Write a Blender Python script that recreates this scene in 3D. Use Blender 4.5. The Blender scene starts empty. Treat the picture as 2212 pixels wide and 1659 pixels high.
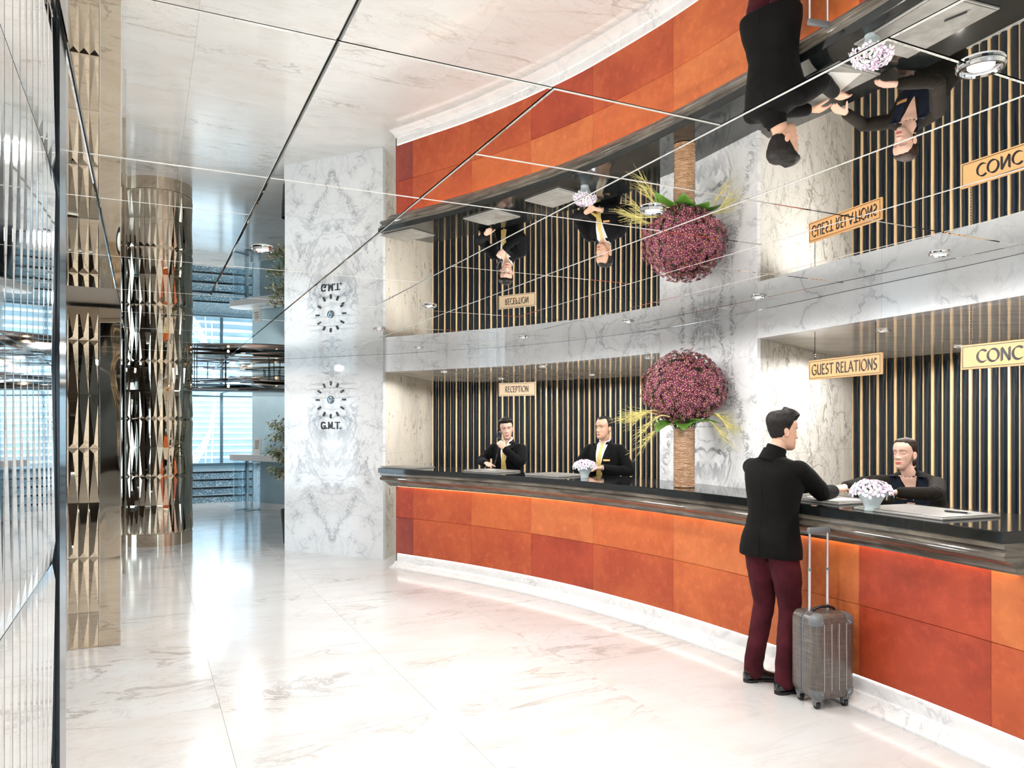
import bpy, bmesh, math, random
from mathutils import Vector, Matrix, noise
from mathutils.bvhtree import BVHTree

random.seed(7)
S = bpy.context.scene
C = S.collection
V = Vector
PI = math.pi
H = 2.534            # height of the mirror ceiling
ZT = 1.158           # height of the counter top

# ------------------------------------------------------------------ camera
cam_data = bpy.data.cameras.new('camera')
cam = bpy.data.objects.new('camera', cam_data)
C.objects.link(cam)
cam.location = (0, 0, 1.65)
cam.rotation_euler = (PI / 2, 0, 0)
cam_data.sensor_width = 36
cam_data.lens = 36 * 1650 / 2212
cam_data.shift_y = (920 - 829.5) / 2212
cam_data.clip_start = 0.02
S.camera = cam

# ------------------------------------------------------------------ world, exposure
S.view_settings.view_transform = 'Standard'
S.view_settings.look = 'None'
S.view_settings.exposure = 0.5
S.view_settings.gamma = 1
S.view_settings.use_curve_mapping = False
world = bpy.data.worlds.new('sky')
S.world = world
world.use_nodes = True
bg = world.node_tree.nodes['Background']
bg.inputs['Color'].default_value = (0.80, 0.91, 1.0, 1)
bg.inputs['Strength'].default_value = 4.0
cy = S.cycles
cy.use_denoising = True
cy.max_bounces = 9
cy.diffuse_bounces = 4
cy.glossy_bounces = 8
cy.transmission_bounces = 6
cy.caustics_reflective = True
cy.caustics_refractive = False
cy.blur_glossy = 0.5
cy.sample_clamp_indirect = 6.0
cy.use_adaptive_sampling = True
cy.adaptive_threshold = 0.04

SPOT_W = 31.0        # one ceiling downlight; the added fill spots too
NICHE_W = 28.0        # one niche downlight
SPOT_COL = (1.0, 0.975, 0.95)

# ------------------------------------------------------------------ frame helpers
E1 = V((0.9013, 0.4333, 0))
E2 = V((-0.4333, 0.9013, 0))


def W(u, v, z=0.0):
    """point given in the room's own grid (the mirror joints run along it)"""
    p = E1 * u + E2 * v
    return V((p.x, p.y, z))


# ------------------------------------------------------------------ object helpers
def tag(o, label=None, cat=None, group=None, kind=None):
    if label: o['label'] = label
    if cat: o['category'] = cat
    if group: o['group'] = group
    if kind: o['kind'] = kind
    return o


def empty(name, loc=(0, 0, 0), rz=0.0, label=None, cat=None, group=None, kind=None):
    o = bpy.data.objects.new(name, None)
    C.objects.link(o)
    o.location = loc
    o.rotation_euler = (0, 0, rz)
    o.empty_display_size = 0.1
    return tag(o, label, cat, group, kind)


def link_mesh(name, me, parent=None, mw=None):
    o = bpy.data.objects.new(name, me)
    C.objects.link(o)
    if parent is not None:
        o.parent = parent
    if mw is not None:
        o.matrix_basis = mw
    return o


class MB:
    """collects geometry, then links it as one mesh object"""
    def __init__(self):
        self.v = []; self.f = []; self.m = []; self.uv = None

    def add(self, vs, fs, mi=0):
        b = len(self.v)
        self.v += [tuple(p) for p in vs]
        self.f += [tuple(i + b for i in f) for f in fs]
        self.m += [mi] * len(fs)
        return b

    def box(self, c, s, rz=0.0, mi=0, mat=None):
        hx, hy, hz = s[0] / 2, s[1] / 2, s[2] / 2
        M = mat if mat is not None else Matrix.Translation(V(c)) @ Matrix.Rotation(rz, 4, 'Z')
        vs = [M @ V((x * hx, y * hy, z * hz)) for x in (-1, 1) for y in (-1, 1) for z in (-1, 1)]
        self.add(vs, [(0, 1, 3, 2), (4, 6, 7, 5), (0, 4, 5, 1), (2, 3, 7, 6), (0, 2, 6, 4), (1, 5, 7, 3)], mi)

    def bevbox(self, c, s, b, mat=None, mi=0):
        """box with chamfered edges"""
        M = mat if mat is not None else Matrix.Translation(V(c))
        hx, hy, hz = s[0] / 2, s[1] / 2, s[2] / 2
        bm = bmesh.new()
        bmesh.ops.create_cube(bm, size=1)
        for v in bm.verts: v.co = V((v.co.x * 2 * hx, v.co.y * 2 * hy, v.co.z * 2 * hz))
        bmesh.ops.bevel(bm, geom=list(bm.edges), offset=b, segments=2, profile=0.5, affect='EDGES')
        bm.verts.index_update()
        self.add([M @ v.co for v in bm.verts], [[v.index for v in f.verts] for f in bm.faces], mi)
        bm.free()

    def prism(self, poly, z0, z1, mi=0):
        n = len(poly)
        vs = [(p[0], p[1], z0) for p in poly] + [(p[0], p[1], z1) for p in poly]
        fs = [(i, (i + 1) % n, n + (i + 1) % n, n + i) for i in range(n)]
        fs += [tuple(range(n - 1, -1, -1)), tuple(range(n, 2 * n))]
        self.add(vs, fs, mi)

    def tube(self, pts, r, n=10, mi=0, cap=True, ref=None):
        pts = [V(p) for p in pts]
        rs = r if isinstance(r, (list, tuple)) else [r] * len(pts)
        rings = []
        prev = None
        for i, p in enumerate(pts):
            t = (pts[min(i + 1, len(pts) - 1)] - pts[max(i - 1, 0)]).normalized()
            a = prev if prev is not None else (V(ref) if ref else (V((0, 0, 1)) if abs(t.z) < 0.9 else V((1, 0, 0))))
            a = (a - t * a.dot(t)).normalized()
            prev = a
            b = t.cross(a)
            rings.append([p + (a * math.cos(2 * PI * k / n) + b * math.sin(2 * PI * k / n)) * rs[i] for k in range(n)])
        self.rings(rings, mi, cap)

    def rings(self, rings, mi=0, cap=True, closed=True):
        n = len(rings[0])
        vs = [p for r in rings for p in r]
        fs = []
        for i in range(len(rings) - 1):
            for k in range(n if closed else n - 1):
                a, b = i * n + k, i * n + (k + 1) % n
                fs.append((a, b, b + n, a + n))
        if cap:
            fs.append(tuple(range(n - 1, -1, -1)))
            fs.append(tuple((len(rings) - 1) * n + k for k in range(n)))
        self.add(vs, fs, mi)

    def lathe(self, prof, c=(0, 0, 0), n=24, mi=0, cap=True):
        c = V(c)
        self.rings([[c + V((r * math.cos(2 * PI * k / n), r * math.sin(2 * PI * k / n), z)) for k in range(n)]
                    for r, z in prof], mi, cap)

    def mesh(self, name, mats, smooth=False, fix=True):
        me = bpy.data.meshes.new(name)
        me.from_pydata(self.v, [], self.f)
        for m in (mats if isinstance(mats, (list, tuple)) else [mats]): me.materials.append(m)
        me.polygons.foreach_set('material_index', self.m)
        if fix:
            bm = bmesh.new(); bm.from_mesh(me)
            bmesh.ops.recalc_face_normals(bm, faces=list(bm.faces))
            bm.to_mesh(me); bm.free()
        if smooth is True:
            me.polygons.foreach_set('use_smooth', [True] * len(me.polygons))
        elif smooth:
            me.polygons.foreach_set('use_smooth', [True] * len(me.polygons))
            me.set_sharp_from_angle(angle=math.radians(smooth))
        me.update()
        return me

    def build(self, name, mats, parent=None, smooth=False, mw=None, fix=True):
        return link_mesh(name, self.mesh(name, mats, smooth, fix), parent, mw)


# ------------------------------------------------------------------ plan curves
class Curve2:
    def __init__(self, pts, step=0.02):
        P = [V((p[0], p[1])) for p in pts]
        Q = [P[0] * 2 - P[1]] + P + [P[-1] * 2 - P[-2]]
        out = []
        for i in range(1, len(Q) - 2):
            p0, p1, p2, p3 = Q[i - 1:i + 3]
            n = max(4, int((p2 - p1).length / step))
            for k in range(n):
                t = k / n
                out.append(0.5 * ((2 * p1) + (p2 - p0) * t + (2 * p0 - 5 * p1 + 4 * p2 - p3) * t * t
                                  + (3 * p1 - p0 - 3 * p2 + p3) * t ** 3))
        out.append(P[-1])
        # smooth the hand measured knots a little
        for _ in range(60):
            out = [out[0]] + [out[i] * 0.5 + (out[i - 1] + out[i + 1]) * 0.25 for i in range(1, len(out) - 1)] + [out[-1]]
        self.p = out
        self.s = [0.0]
        for a, b in zip(out, out[1:]): self.s.append(self.s[-1] + (b - a).length)
        self.L = self.s[-1]

    def at(self, s):
        if s <= 0:
            t = (self.p[3] - self.p[0]).normalized(); return self.p[0] + t * s, t
        if s >= self.L:
            t = (self.p[-1] - self.p[-4]).normalized(); return self.p[-1] + t * (s - self.L), t
        lo, hi = 0, len(self.s) - 1
        while hi - lo > 1:
            m = (lo + hi) // 2
            if self.s[m] <= s: lo = m
            else: hi = m
        f = (s - self.s[lo]) / max(1e-9, self.s[hi] - self.s[lo])
        p = self.p[lo].lerp(self.p[hi], f)
        t = (self.p[min(hi + 2, len(self.p) - 1)] - self.p[max(lo - 2, 0)]).normalized()
        return p, t

    def off(self, s, o, z=0.0):
        """point at arc length s, o metres out towards the hall"""
        p, t = self.at(s)
        return V((p.x + t.y * o, p.y - t.x * o, z))

    def s_bearing(self, k):
        """arc length where the curve crosses the sight line x/y = k"""
        for i in range(len(self.p) - 1):
            a, b = self.p[i].x / self.p[i].y, self.p[i + 1].x / self.p[i + 1].y
            if a <= k <= b: return self.s[i] + (self.s[i + 1] - self.s[i]) * (k - a) / max(1e-9, b - a)
        return self.L


def steps(a, b, d):
    n = max(1, int(math.ceil((b - a) / d)))
    return [a + (b - a) * i / n for i in range(n + 1)]


def sweep(mb, cu, s0, s1, prof, d=0.12, mi=0, closed=True, endext=0.0):
    """carry a profile of (out, z) along a plan curve"""
    rings = []
    for s in steps(s0, s1, d):
        rings.append([cu.off(s if not (endext and s == s0) else s - max(0.0, o) * endext, o, z) for o, z in prof])
    mb.rings(rings, mi, cap=closed, closed=closed)


# ------------------------------------------------------------------ materials
def new_mat(name):
    m = bpy.data.materials.new(name)
    m.use_nodes = True
    nt = m.node_tree
    return m, nt, nt.nodes['Principled BSDF']


def N(nt, typ, **kw):
    n = nt.nodes.new(typ)
    for k, v in kw.items():
        if k in n.inputs: n.inputs[k].default_value = v
        else: setattr(n, k, v)
    return n


def setp(b, color=None, rough=None, metal=None, spec=None, coat=None, coat_rough=None, trans=None, ior=None,
         emit=None, estr=None, sheen=None, sss=None):
    if color is not None: b.inputs['Base Color'].default_value = (*color, 1)
    if rough is not None: b.inputs['Roughness'].default_value = rough
    if metal is not None: b.inputs['Metallic'].default_value = metal
    if spec is not None: b.inputs['Specular IOR Level'].default_value = spec
    if coat is not None: b.inputs['Coat Weight'].default_value = coat
    if coat_rough is not None: b.inputs['Coat Roughness'].default_value = coat_rough
    if trans is not None: b.inputs['Transmission Weight'].default_value = trans
    if ior is not None: b.inputs['IOR'].default_value = ior
    if emit is not None: b.inputs['Emission Color'].default_value = (*emit, 1)
    if estr is not None: b.inputs['Emission Strength'].default_value = estr
    if sheen is not None: b.inputs['Sheen Weight'].default_value = sheen
    if sss is not None:
        b.inputs['Subsurface Weight'].default_value = sss
        b.inputs['Subsurface Scale'].default_value = 0.01


def math_node(nt, op, a, b=None, clamp=False):
    n = nt.nodes.new('ShaderNodeMath'); n.operation = op; n.use_clamp = clamp
    for i, x in enumerate((a, b)):
        if x is None: continue
        if isinstance(x, (int, float)): n.inputs[i].default_value = x
        else: nt.links.new(x, n.inputs[i])
    return n.outputs[0]


def mix(nt, fac, a, b, blend='MIX'):
    n = nt.nodes.new('ShaderNodeMix'); n.data_type = 'RGBA'; n.blend_type = blend
    for sock, x in ((n.inputs[0], fac), (n.inputs[6], a), (n.inputs[7], b)):
        if isinstance(x, (int, float)): sock.default_value = x
        elif isinstance(x, tuple): sock.default_value = (*x, 1)
        else: nt.links.new(x, sock)
    return n.outputs[2]


def ramp(nt, x, a, b, lo=0.0, hi=1.0):
    n = nt.nodes.new('ShaderNodeMapRange'); n.interpolation_type = 'SMOOTHSTEP'
    nt.links.new(x, n.inputs[0])
    for i, q in enumerate((a, b, lo, hi)): n.inputs[i + 1].default_value = q
    return n.outputs[0]


def coords(nt, kind='Object', scale=(1, 1, 1), rot=(0, 0, 0), rnd=0.0):
    tc = nt.nodes.new('ShaderNodeTexCoord')
    mp = nt.nodes.new('ShaderNodeMapping')
    mp.inputs['Scale'].default_value = scale
    mp.inputs['Rotation'].default_value = rot
    src = tc.outputs[kind]
    if rnd:
        oi = nt.nodes.new('ShaderNodeObjectInfo')
        vm = nt.nodes.new('ShaderNodeVectorMath'); vm.operation = 'ADD'
        sc = nt.nodes.new('ShaderNodeVectorMath'); sc.operation = 'SCALE'
        cmb = nt.nodes.new('ShaderNodeCombineXYZ')
        for i in range(3): nt.links.new(oi.outputs['Random'], cmb.inputs[i])
        nt.links.new(cmb.outputs[0], sc.inputs[0]); sc.inputs['Scale'].default_value = rnd
        nt.links.new(src, vm.inputs[0]); nt.links.new(sc.outputs[0], vm.inputs[1])
        src = vm.outputs[0]
    nt.links.new(src, mp.inputs[0])
    return mp.outputs[0]


def noise_tex(nt, vec, scale, detail=4, rough=0.55, dist=0.0):
    n = N(nt, 'ShaderNodeTexNoise', Scale=scale, Detail=detail, Roughness=rough, Distortion=dist)
    nt.links.new(vec, n.inputs['Vector'])
    return n.outputs['Fac']


def bump(nt, b, h, strength=0.2, dist=0.01):
    n = N(nt, 'ShaderNodeBump', Strength=strength, Distance=dist)
    nt.links.new(h, n.inputs['Height'])
    nt.links.new(n.outputs[0], b.inputs['Normal'])


def simple(name, color, rough=0.5, metal=0.0, var=0.0, vscale=8.0, bumps=0.0, bscale=60.0, **kw):
    m, nt, b = new_mat(name)
    setp(b, color, rough, metal, **kw)
    if var or bumps: vec = coords(nt)
    if var:
        f = noise_tex(nt, vec, vscale, 5)
        nt.links.new(mix(nt, ramp(nt, f, 0.3, 0.7), tuple(c * (1 - var) for c in color), tuple(min(1, c * (1 + var)) for c in color)),
                     b.inputs['Base Color'])
    if bumps:
        bump(nt, b, noise_tex(nt, vec, bscale, 3), bumps, 0.004)
    return m


def marble(name, base, vein, scale=1.0, width=0.035, amount=0.8, rough=0.12, cloud=None, spots=0.0, uv=False,
           band=None, stretch=(1, 1, 1), rot=(0, 0, 0), rnd=0.0, fine=0.5, spec=0.5, crack=0.0, cscale=2.2):
    """veined stone; band=(a,k,z0,w): one strong bookmatched vein |u - a - k (v - z0)| < w on a mirrored uv"""
    m, nt, b = new_mat(name)
    setp(b, base, rough, spec=spec)
    vec = coords(nt, 'UV' if uv else 'Object', stretch, rot, rnd)
    low = noise_tex(nt, vec, 0.9 * scale, 3)
    n1 = noise_tex(nt, vec, 1.3 * scale, 9, 0.6, 0.9)
    v1 = ramp(nt, math_node(nt, 'ABSOLUTE', math_node(nt, 'SUBTRACT', n1, 0.5)), 0.0, width, 1, 0)
    n2 = noise_tex(nt, vec, 3.4 * scale, 8, 0.65, 1.4)
    v2 = ramp(nt, math_node(nt, 'ABSOLUTE', math_node(nt, 'SUBTRACT', n2, 0.5)), 0.0, width * 0.7, 1, 0)
    msk = ramp(nt, low, 0.42, 0.66)
    msk2 = ramp(nt, low, 0.36, 0.60)
    veins = math_node(nt, 'MULTIPLY', v1, math_node(nt, 'ADD', msk, 0.18))
    veins = math_node(nt, 'MAXIMUM', veins, math_node(nt, 'MULTIPLY', math_node(nt, 'MULTIPLY', v2, msk2), fine))
    if crack:
        nc = N(nt, 'ShaderNodeTexNoise', Scale=1.6 * cscale, Detail=6, Roughness=0.65)
        nt.links.new(vec, nc.inputs['Vector'])
        vm = nt.nodes.new('ShaderNodeVectorMath'); vm.operation = 'MULTIPLY_ADD'
        nt.links.new(nc.outputs['Color'], vm.inputs[0]); vm.inputs[1].default_value = (0.75 / cscale,) * 3; nt.links.new(vec, vm.inputs[2])
        vo = N(nt, 'ShaderNodeTexVoronoi', Scale=cscale); vo.feature = 'DISTANCE_TO_EDGE'
        nt.links.new(vm.outputs[0], vo.inputs['Vector'])
        line = ramp(nt, vo.outputs['Distance'], 0.0, 0.035, 1, 0)
        halo = math_node(nt, 'MULTIPLY', ramp(nt, vo.outputs['Distance'], 0.0, 0.16, 1, 0), 0.22)
        mk = ramp(nt, noise_tex(nt, vec, 1.5 * cscale, 4, 0.6), 0.40, 0.62)
        veins = math_node(nt, 'MAXIMUM', veins, math_node(nt, 'MULTIPLY', math_node(nt, 'MULTIPLY', math_node(nt, 'MAXIMUM', line, halo), mk), crack))
    if band:
        sep = nt.nodes.new('ShaderNodeSeparateXYZ')
        tc = nt.nodes.new('ShaderNodeTexCoord')
        nt.links.new(tc.outputs['UV'], sep.inputs[0])
        for (a, k, z0, w, za, zb) in band:
            line = math_node(nt, 'SUBTRACT', sep.outputs[0], math_node(nt, 'ADD', a, math_node(nt, 'MULTIPLY', math_node(nt, 'SUBTRACT', sep.outputs[1], z0), k)))
            wob = math_node(nt, 'MULTIPLY', math_node(nt, 'SUBTRACT', noise_tex(nt, vec, 2.6, 4), 0.5), 0.30)
            d = math_node(nt, 'ABSOLUTE', math_node(nt, 'ADD', line, wob))
            core = ramp(nt, d, 0.0, w, 1, 0)
            crack = ramp(nt, math_node(nt, 'ABSOLUTE', math_node(nt, 'SUBTRACT', noise_tex(nt, vec, 9, 6, 0.65, 1.0), 0.5)), 0.0, 0.06, 1, 0.10)
            core = math_node(nt, 'MULTIPLY', core, crack)
            lim = math_node(nt, 'MULTIPLY', ramp(nt, sep.outputs[1], za - .06, za + .06), ramp(nt, sep.outputs[1], zb - .1, zb + .1, 1, 0))
            veins = math_node(nt, 'MAXIMUM', veins, math_node(nt, 'MULTIPLY', core, lim))
    veins = math_node(nt, 'MULTIPLY', veins, amount)
    cl = cloud or tuple(c * 0.9 for c in base)
    col = mix(nt, ramp(nt, noise_tex(nt, vec, 1.7 * scale, 6, 0.6), 0.35, 0.75), base, cl)
    col = mix(nt, veins, col, vein)
    if spots:
        sp = ramp(nt, noise_tex(nt, vec, 11 * scale, 2, 0.4), 0.68, 0.74)
        col = mix(nt, math_node(nt, 'MULTIPLY', sp, spots), col, tuple(c * 0.5 for c in vein))
    nt.links.new(col, b.inputs['Base Color'])
    return m


def mirror(name, color, rough=0.015, wave=0.0, wscale=2.0, stretch=(1, 1, 1)):
    m, nt, b = new_mat(name)
    setp(b, color, rough, 1.0)
    if wave:
        bump(nt, b, noise_tex(nt, coords(nt, 'Object', stretch), wscale, 2), wave, 0.05)
    return m


def streaky(name, c1, c2, c3, scale=(1, 1, 1), s=3.0, rough=0.1, spec=0.5, coat=0.0):
    m, nt, b = new_mat(name)
    setp(b, c1, rough, spec=spec, coat=coat, coat_rough=0.03)
    vec = coords(nt, 'Object', scale)
    f = noise_tex(nt, vec, s, 8, 0.65, 0.4)
    g = noise_tex(nt, vec, s * 0.35, 3)
    col = mix(nt, ramp(nt, f, 0.38, 0.62), c1, c2)
    col = mix(nt, math_node(nt, 'MULTIPLY', ramp(nt, g, 0.5, 0.7), 0.7), col, c3)
    nt.links.new(col, b.inputs['Base Color'])
    return m


def leather(name, c, dark):
    m, nt, b = new_mat(name)
    setp(b, c, 0.38, spec=0.35)
    vec = coords(nt, 'Object', (1, 1, 1), rnd=9.0)
    f = noise_tex(nt, vec, 2.2, 6, 0.6, 0.5)
    g = noise_tex(nt, vec, 14, 6, 0.7)
    col = mix(nt, ramp(nt, f, 0.36, 0.72), c, dark)
    col = mix(nt, math_node(nt, 'MULTIPLY', ramp(nt, g, 0.45, 0.75), 0.45), col, tuple(min(1, x * 1.45 + .01) for x in c))
    nt.links.new(col, b.inputs['Base Color'])
    bump(nt, b, g, 0.08, 0.003)
    return m


def fabric(name, c, var=0.25, rough=0.85, scale=380):
    m, nt, b = new_mat(name)
    setp(b, c, rough, spec=0.12, sheen=0.02)
    vec = coords(nt)
    f = noise_tex(nt, vec, 7, 5)
    col = mix(nt, ramp(nt, f, 0.3, 0.7), tuple(x * (1 - var) for x in c), tuple(min(1, x * (1 + var)) for x in c))
    nt.links.new(col, b.inputs['Base Color'])
    bump(nt, b, noise_tex(nt, vec, scale, 2), 0.25, 0.001)
    return m


def emitter(name, c, s):
    m, nt, b = new_mat(name)
    setp(b, (0.8, 0.8, 0.8), 0.5, emit=c, estr=s)
    return m


M = {}
M['floor'] = marble('floor_marble', (0.69, 0.695, 0.69), (0.34, 0.30, 0.27), 0.9, 0.024, 0.6, 0.14, cloud=(0.64, 0.615, 0.585),
                    stretch=(0.7, 1.6, 1), rot=(0, 0, -0.5), rnd=6.0, fine=0.6)
M['clock_wall'] = marble('clock_wall_marble', (0.80, 0.815, 0.825), (0.22, 0.24, 0.27), 0.9, 0.022, 0.8, 0.07, crack=0.7, cscale=2.2, cloud=(0.72, 0.74, 0.755), uv=True,
                         band=[(0.02, 0.62, 0.22, 0.10, 0.16, 0.85), (0.55, -0.40, 1.0, 0.09, 0.9, 1.9)], fine=0.7)
M['pier'] = marble('pier_marble', (0.93, 0.935, 0.94), (0.20, 0.21, 0.23), 1.1, 0.020, 0.8, 0.1, crack=0.9, cscale=2.0, cloud=(0.86, 0.87, 0.88), uv=True,
                   band=[(0.13, -0.37, 2.53, 0.09, 1.2, 2.6), (0.32, -0.05, 2.53, 0.05, 1.9, 2.6)], fine=0.7)
M['lintel'] = marble('lintel_marble', (0.94, 0.945, 0.955), (0.28, 0.30, 0.34), 1.3, 0.018, 0.66, 0.1, crack=0.85, cscale=2.0, cloud=(0.88, 0.89, 0.91), fine=0.7)
M['side_left'] = marble('travertine', (0.76, 0.72, 0.63), (0.26, 0.23, 0.19), 1.5, 0.035, 0.6, 0.16, cloud=(0.64, 0.61, 0.54), spots=0.9, fine=0.7, stretch=(1, 1, 0.6))
M['side_right'] = marble('cream_marble', (0.84, 0.82, 0.77), (0.22, 0.20, 0.15), 1.7, 0.020, 0.75, 0.14, crack=1.0, cscale=2.6, cloud=(0.76, 0.74, 0.68), spots=0.35, fine=0.75)
M['plinth'] = marble('plinth_marble', (0.84, 0.84, 0.84), (0.42, 0.42, 0.44), 2.0, 0.03, 0.5, 0.22)
M['mirror_ceiling'] = mirror('ceiling_mirror', (0.90, 0.90, 0.875), 0.006, 0.012, 0.9)
M['mirror_bronze'] = mirror('bronze_mirror', (0.71, 0.60, 0.47), 0.015)
M['mirror_wave'] = mirror('wavy_mirror', (0.72, 0.62, 0.50), 0.02, 0.30, 2.2, (1, 1, 0.35))
M['mirror_silver'] = mirror('silver_mirror', (0.90, 0.89, 0.87), 0.03)
M['chrome'] = mirror('chrome', (0.85, 0.86, 0.88), 0.08)
M['satin_gold'] = simple('satin_gold', (0.90, 0.64, 0.36), 0.30, 0.25, 0.1, 3)
M['dark_trim'] = simple('dark_trim', (0.012, 0.014, 0.018), 0.12, 0.3)
M['joint'] = simple('ceiling_backing', (0.30, 0.27, 0.23), 0.6)
M['black_stone'] = streaky('black_granite', (0.006, 0.007, 0.007), (0.010, 0.012, 0.012), (0.008, 0.009, 0.009), (1, 1, 1), 30, 0.07)
M['moulding'] = streaky('brown_marble', (0.095, 0.078, 0.060), (0.185, 0.158, 0.128), (0.032, 0.026, 0.021), (0.8, 0.8, 6), 4.0, 0.07, 0.6)
M['lacquer'] = simple('black_lacquer', (0.006, 0.011, 0.018), 0.07, 0.0, spec=0.55)
M['niche_ceiling'] = streaky('striated_stone', (0.92, 0.88, 0.82), (0.76, 0.71, 0.64), (0.60, 0.55, 0.49), (1.2, 9, 1), 3.0, 0.06, 0.7)
M['orange_a'] = leather('leather_orange', (0.550, 0.132, 0.036), (0.447, 0.084, 0.024))
M['orange_b'] = leather('leather_deep_orange', (0.499, 0.100, 0.030), (0.378, 0.058, 0.019))
M['orange_c'] = leather('leather_rust', (0.413, 0.060, 0.022), (0.284, 0.034, 0.014))
M['orange_d'] = leather('leather_amber', (0.585, 0.168, 0.050), (0.490, 0.112, 0.032))
M['orange_e'] = leather('leather_oxblood', (0.310, 0.056, 0.034), (0.224, 0.032, 0.021))
M['led_warm'] = emitter('led_warm', (1.0, 0.66, 0.34), 5.0)
M['led_white'] = emitter('led_white', (1.0, 0.96, 0.9), 3.5)
M['lamp_dim'] = emitter('lamp_dim', (1.0, 0.94, 0.85), 2.2)
M['lamp'] = emitter('lamp_glow', (1.0, 0.93, 0.82), 30.0)
M['warm_bulb'] = emitter('warm_bulb', (1.0, 0.75, 0.45), 14.0)
M['blue_wall'] = simple('blue_grey_plaster', (0.40, 0.56, 0.63), 0.5, 0.0, 0.06, 2.0)
M['white_plaster'] = simple('white_plaster', (0.80, 0.84, 0.86), 0.5)
M['dark_wall'] = simple('dark_panelling', (0.030, 0.022, 0.017), 0.3, 0.0, 0.3, 2.0)
M['steel_frame'] = simple('window_steel', (0.10, 0.16, 0.19), 0.35, 0.6)
M['paper'] = simple('paper', (0.86, 0.85, 0.82), 0.6)
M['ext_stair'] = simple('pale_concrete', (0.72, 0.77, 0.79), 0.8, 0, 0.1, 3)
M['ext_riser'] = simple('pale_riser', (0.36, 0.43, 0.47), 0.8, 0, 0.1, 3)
M['white_metal'] = simple('white_metal', (0.90, 0.92, 0.93), 0.35)


def glass(name, tint=(0.9, 0.97, 1.0)):
    m, nt, b = new_mat(name)
    tr = N(nt, 'ShaderNodeBsdfTransparent'); tr.inputs[0].default_value = (*tint, 1)
    gl = N(nt, 'ShaderNodeBsdfGlossy'); gl.inputs['Roughness'].default_value = 0.0
    fr = N(nt, 'ShaderNodeFresnel'); fr.inputs[0].default_value = 1.5
    mx = nt.nodes.new('ShaderNodeMixShader')
    nt.links.new(fr.outputs[0], mx.inputs[0]); nt.links.new(tr.outputs[0], mx.inputs[1]); nt.links.new(gl.outputs[0], mx.inputs[2])
    nt.links.new(mx.outputs[0], nt.nodes['Material Output'].inputs['Surface'])
    return m


M['glass'] = glass('window_glass')

# ------------------------------------------------------------------ lights
def spot(p, w, ang=110, blend=0.8, col=SPOT_COL, r=0.045, target=None):
    ld = bpy.data.lights.new('downlight_or_fill', 'SPOT')
    ld.energy = w; ld.color = col; ld.spot_size = math.radians(ang); ld.spot_blend = blend; ld.shadow_soft_size = r
    o = bpy.data.objects.new('downlight_or_fill', ld); C.objects.link(o); o.location = p
    if target is not None:
        o.rotation_euler = (V(target) - V(p)).to_track_quat('-Z', 'Y').to_euler()
    return o


def portal(c, sx, sz, normal):
    ld = bpy.data.lights.new('window_portal', 'AREA')
    ld.shape = 'RECTANGLE'; ld.size = sx; ld.size_y = sz
    ld.cycles.is_portal = True
    o = bpy.data.objects.new('window_portal', ld); C.objects.link(o)
    o.location = c
    o.rotation_euler = V(normal).to_track_quat('-Z', 'Z').to_euler()
    return o


# ================================================================== STRUCTURE
# ---- plan curves (left/far end first)
LIN = Curve2([(-1.60, 9.47), (-0.88, 9.04), (0.22, 8.31), (1.33, 7.00), (1.885, 5.82), (2.23, 4.913), (2.415, 4.458), (2.618, 3.906), (2.80, 3.20), (2.92, 2.5)])
FRO = Curve2([(-1.36, 8.97), (-0.45, 8.22), (0.42, 7.33), (1.11, 6.40), (1.655, 5.46), (2.06, 4.60), (2.27, 4.08), (2.435, 3.60)])
BKL = Curve2([(-1.24, 11.60), (-0.45, 11.72), (0.31, 11.50), (1.10, 10.98), (1.77, 10.29), (2.75, 9.05)])
BKR = Curve2([(3.50, 7.93), (3.72, 7.62), (4.08, 7.02), (4.40, 6.25), (4.65, 5.35), (4.80, 4.40), (4.86, 3.2)])
NICHE_Z = 2.322

# ---- floor: large polished slabs
floor = empty('floor', (0, 0, 0), kind='structure')
TILE = 1.13
mb = MB(); mb.prism([W(-10, -6), W(9, -6), W(9, 20.3), W(-10, 20.3)], -0.09, -0.031); mb.build('floor_bed', M['plinth'], floor)
g = 0.0005
mbt = MB()
b_ = 0.0008
hw = TILE / 2 - g
mbt.rings([[V((sx * (hw - i), sy * (hw - i), z)) for sx, sy in ((-1, -1), (1, -1), (1, 1), (-1, 1))] for i, z in ((0, -0.03), (0, -b_), (b_, 0))])
tile_me = mbt.mesh('floor_tile', M['floor'])
for iu in range(-6, 7):
    for iv in range(-3, 17):
        p = W(0.40 + (iu + 0.5) * TILE, 0.62 + (iv + 0.5) * TILE, 0)
        o = link_mesh('floor_tile', tile_me, floor, Matrix.Translation(p) @ Matrix.Rotation(math.atan2(E1.y, E1.x) + PI / 2 * random.choice((0, 2)), 4, 'Z'))

# ---- mirror ceiling: separate sheets of mirror with bevelled edges
ceiling = empty('ceiling', (0, 0, H), kind='structure')
mb = MB(); mb.prism([W(-10, -6), W(9, -6), W(9, 20.5), W(-10, 20.5)], 0.032, 0.085); mb.build('ceiling_backing', M['joint'], ceiling)


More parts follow.
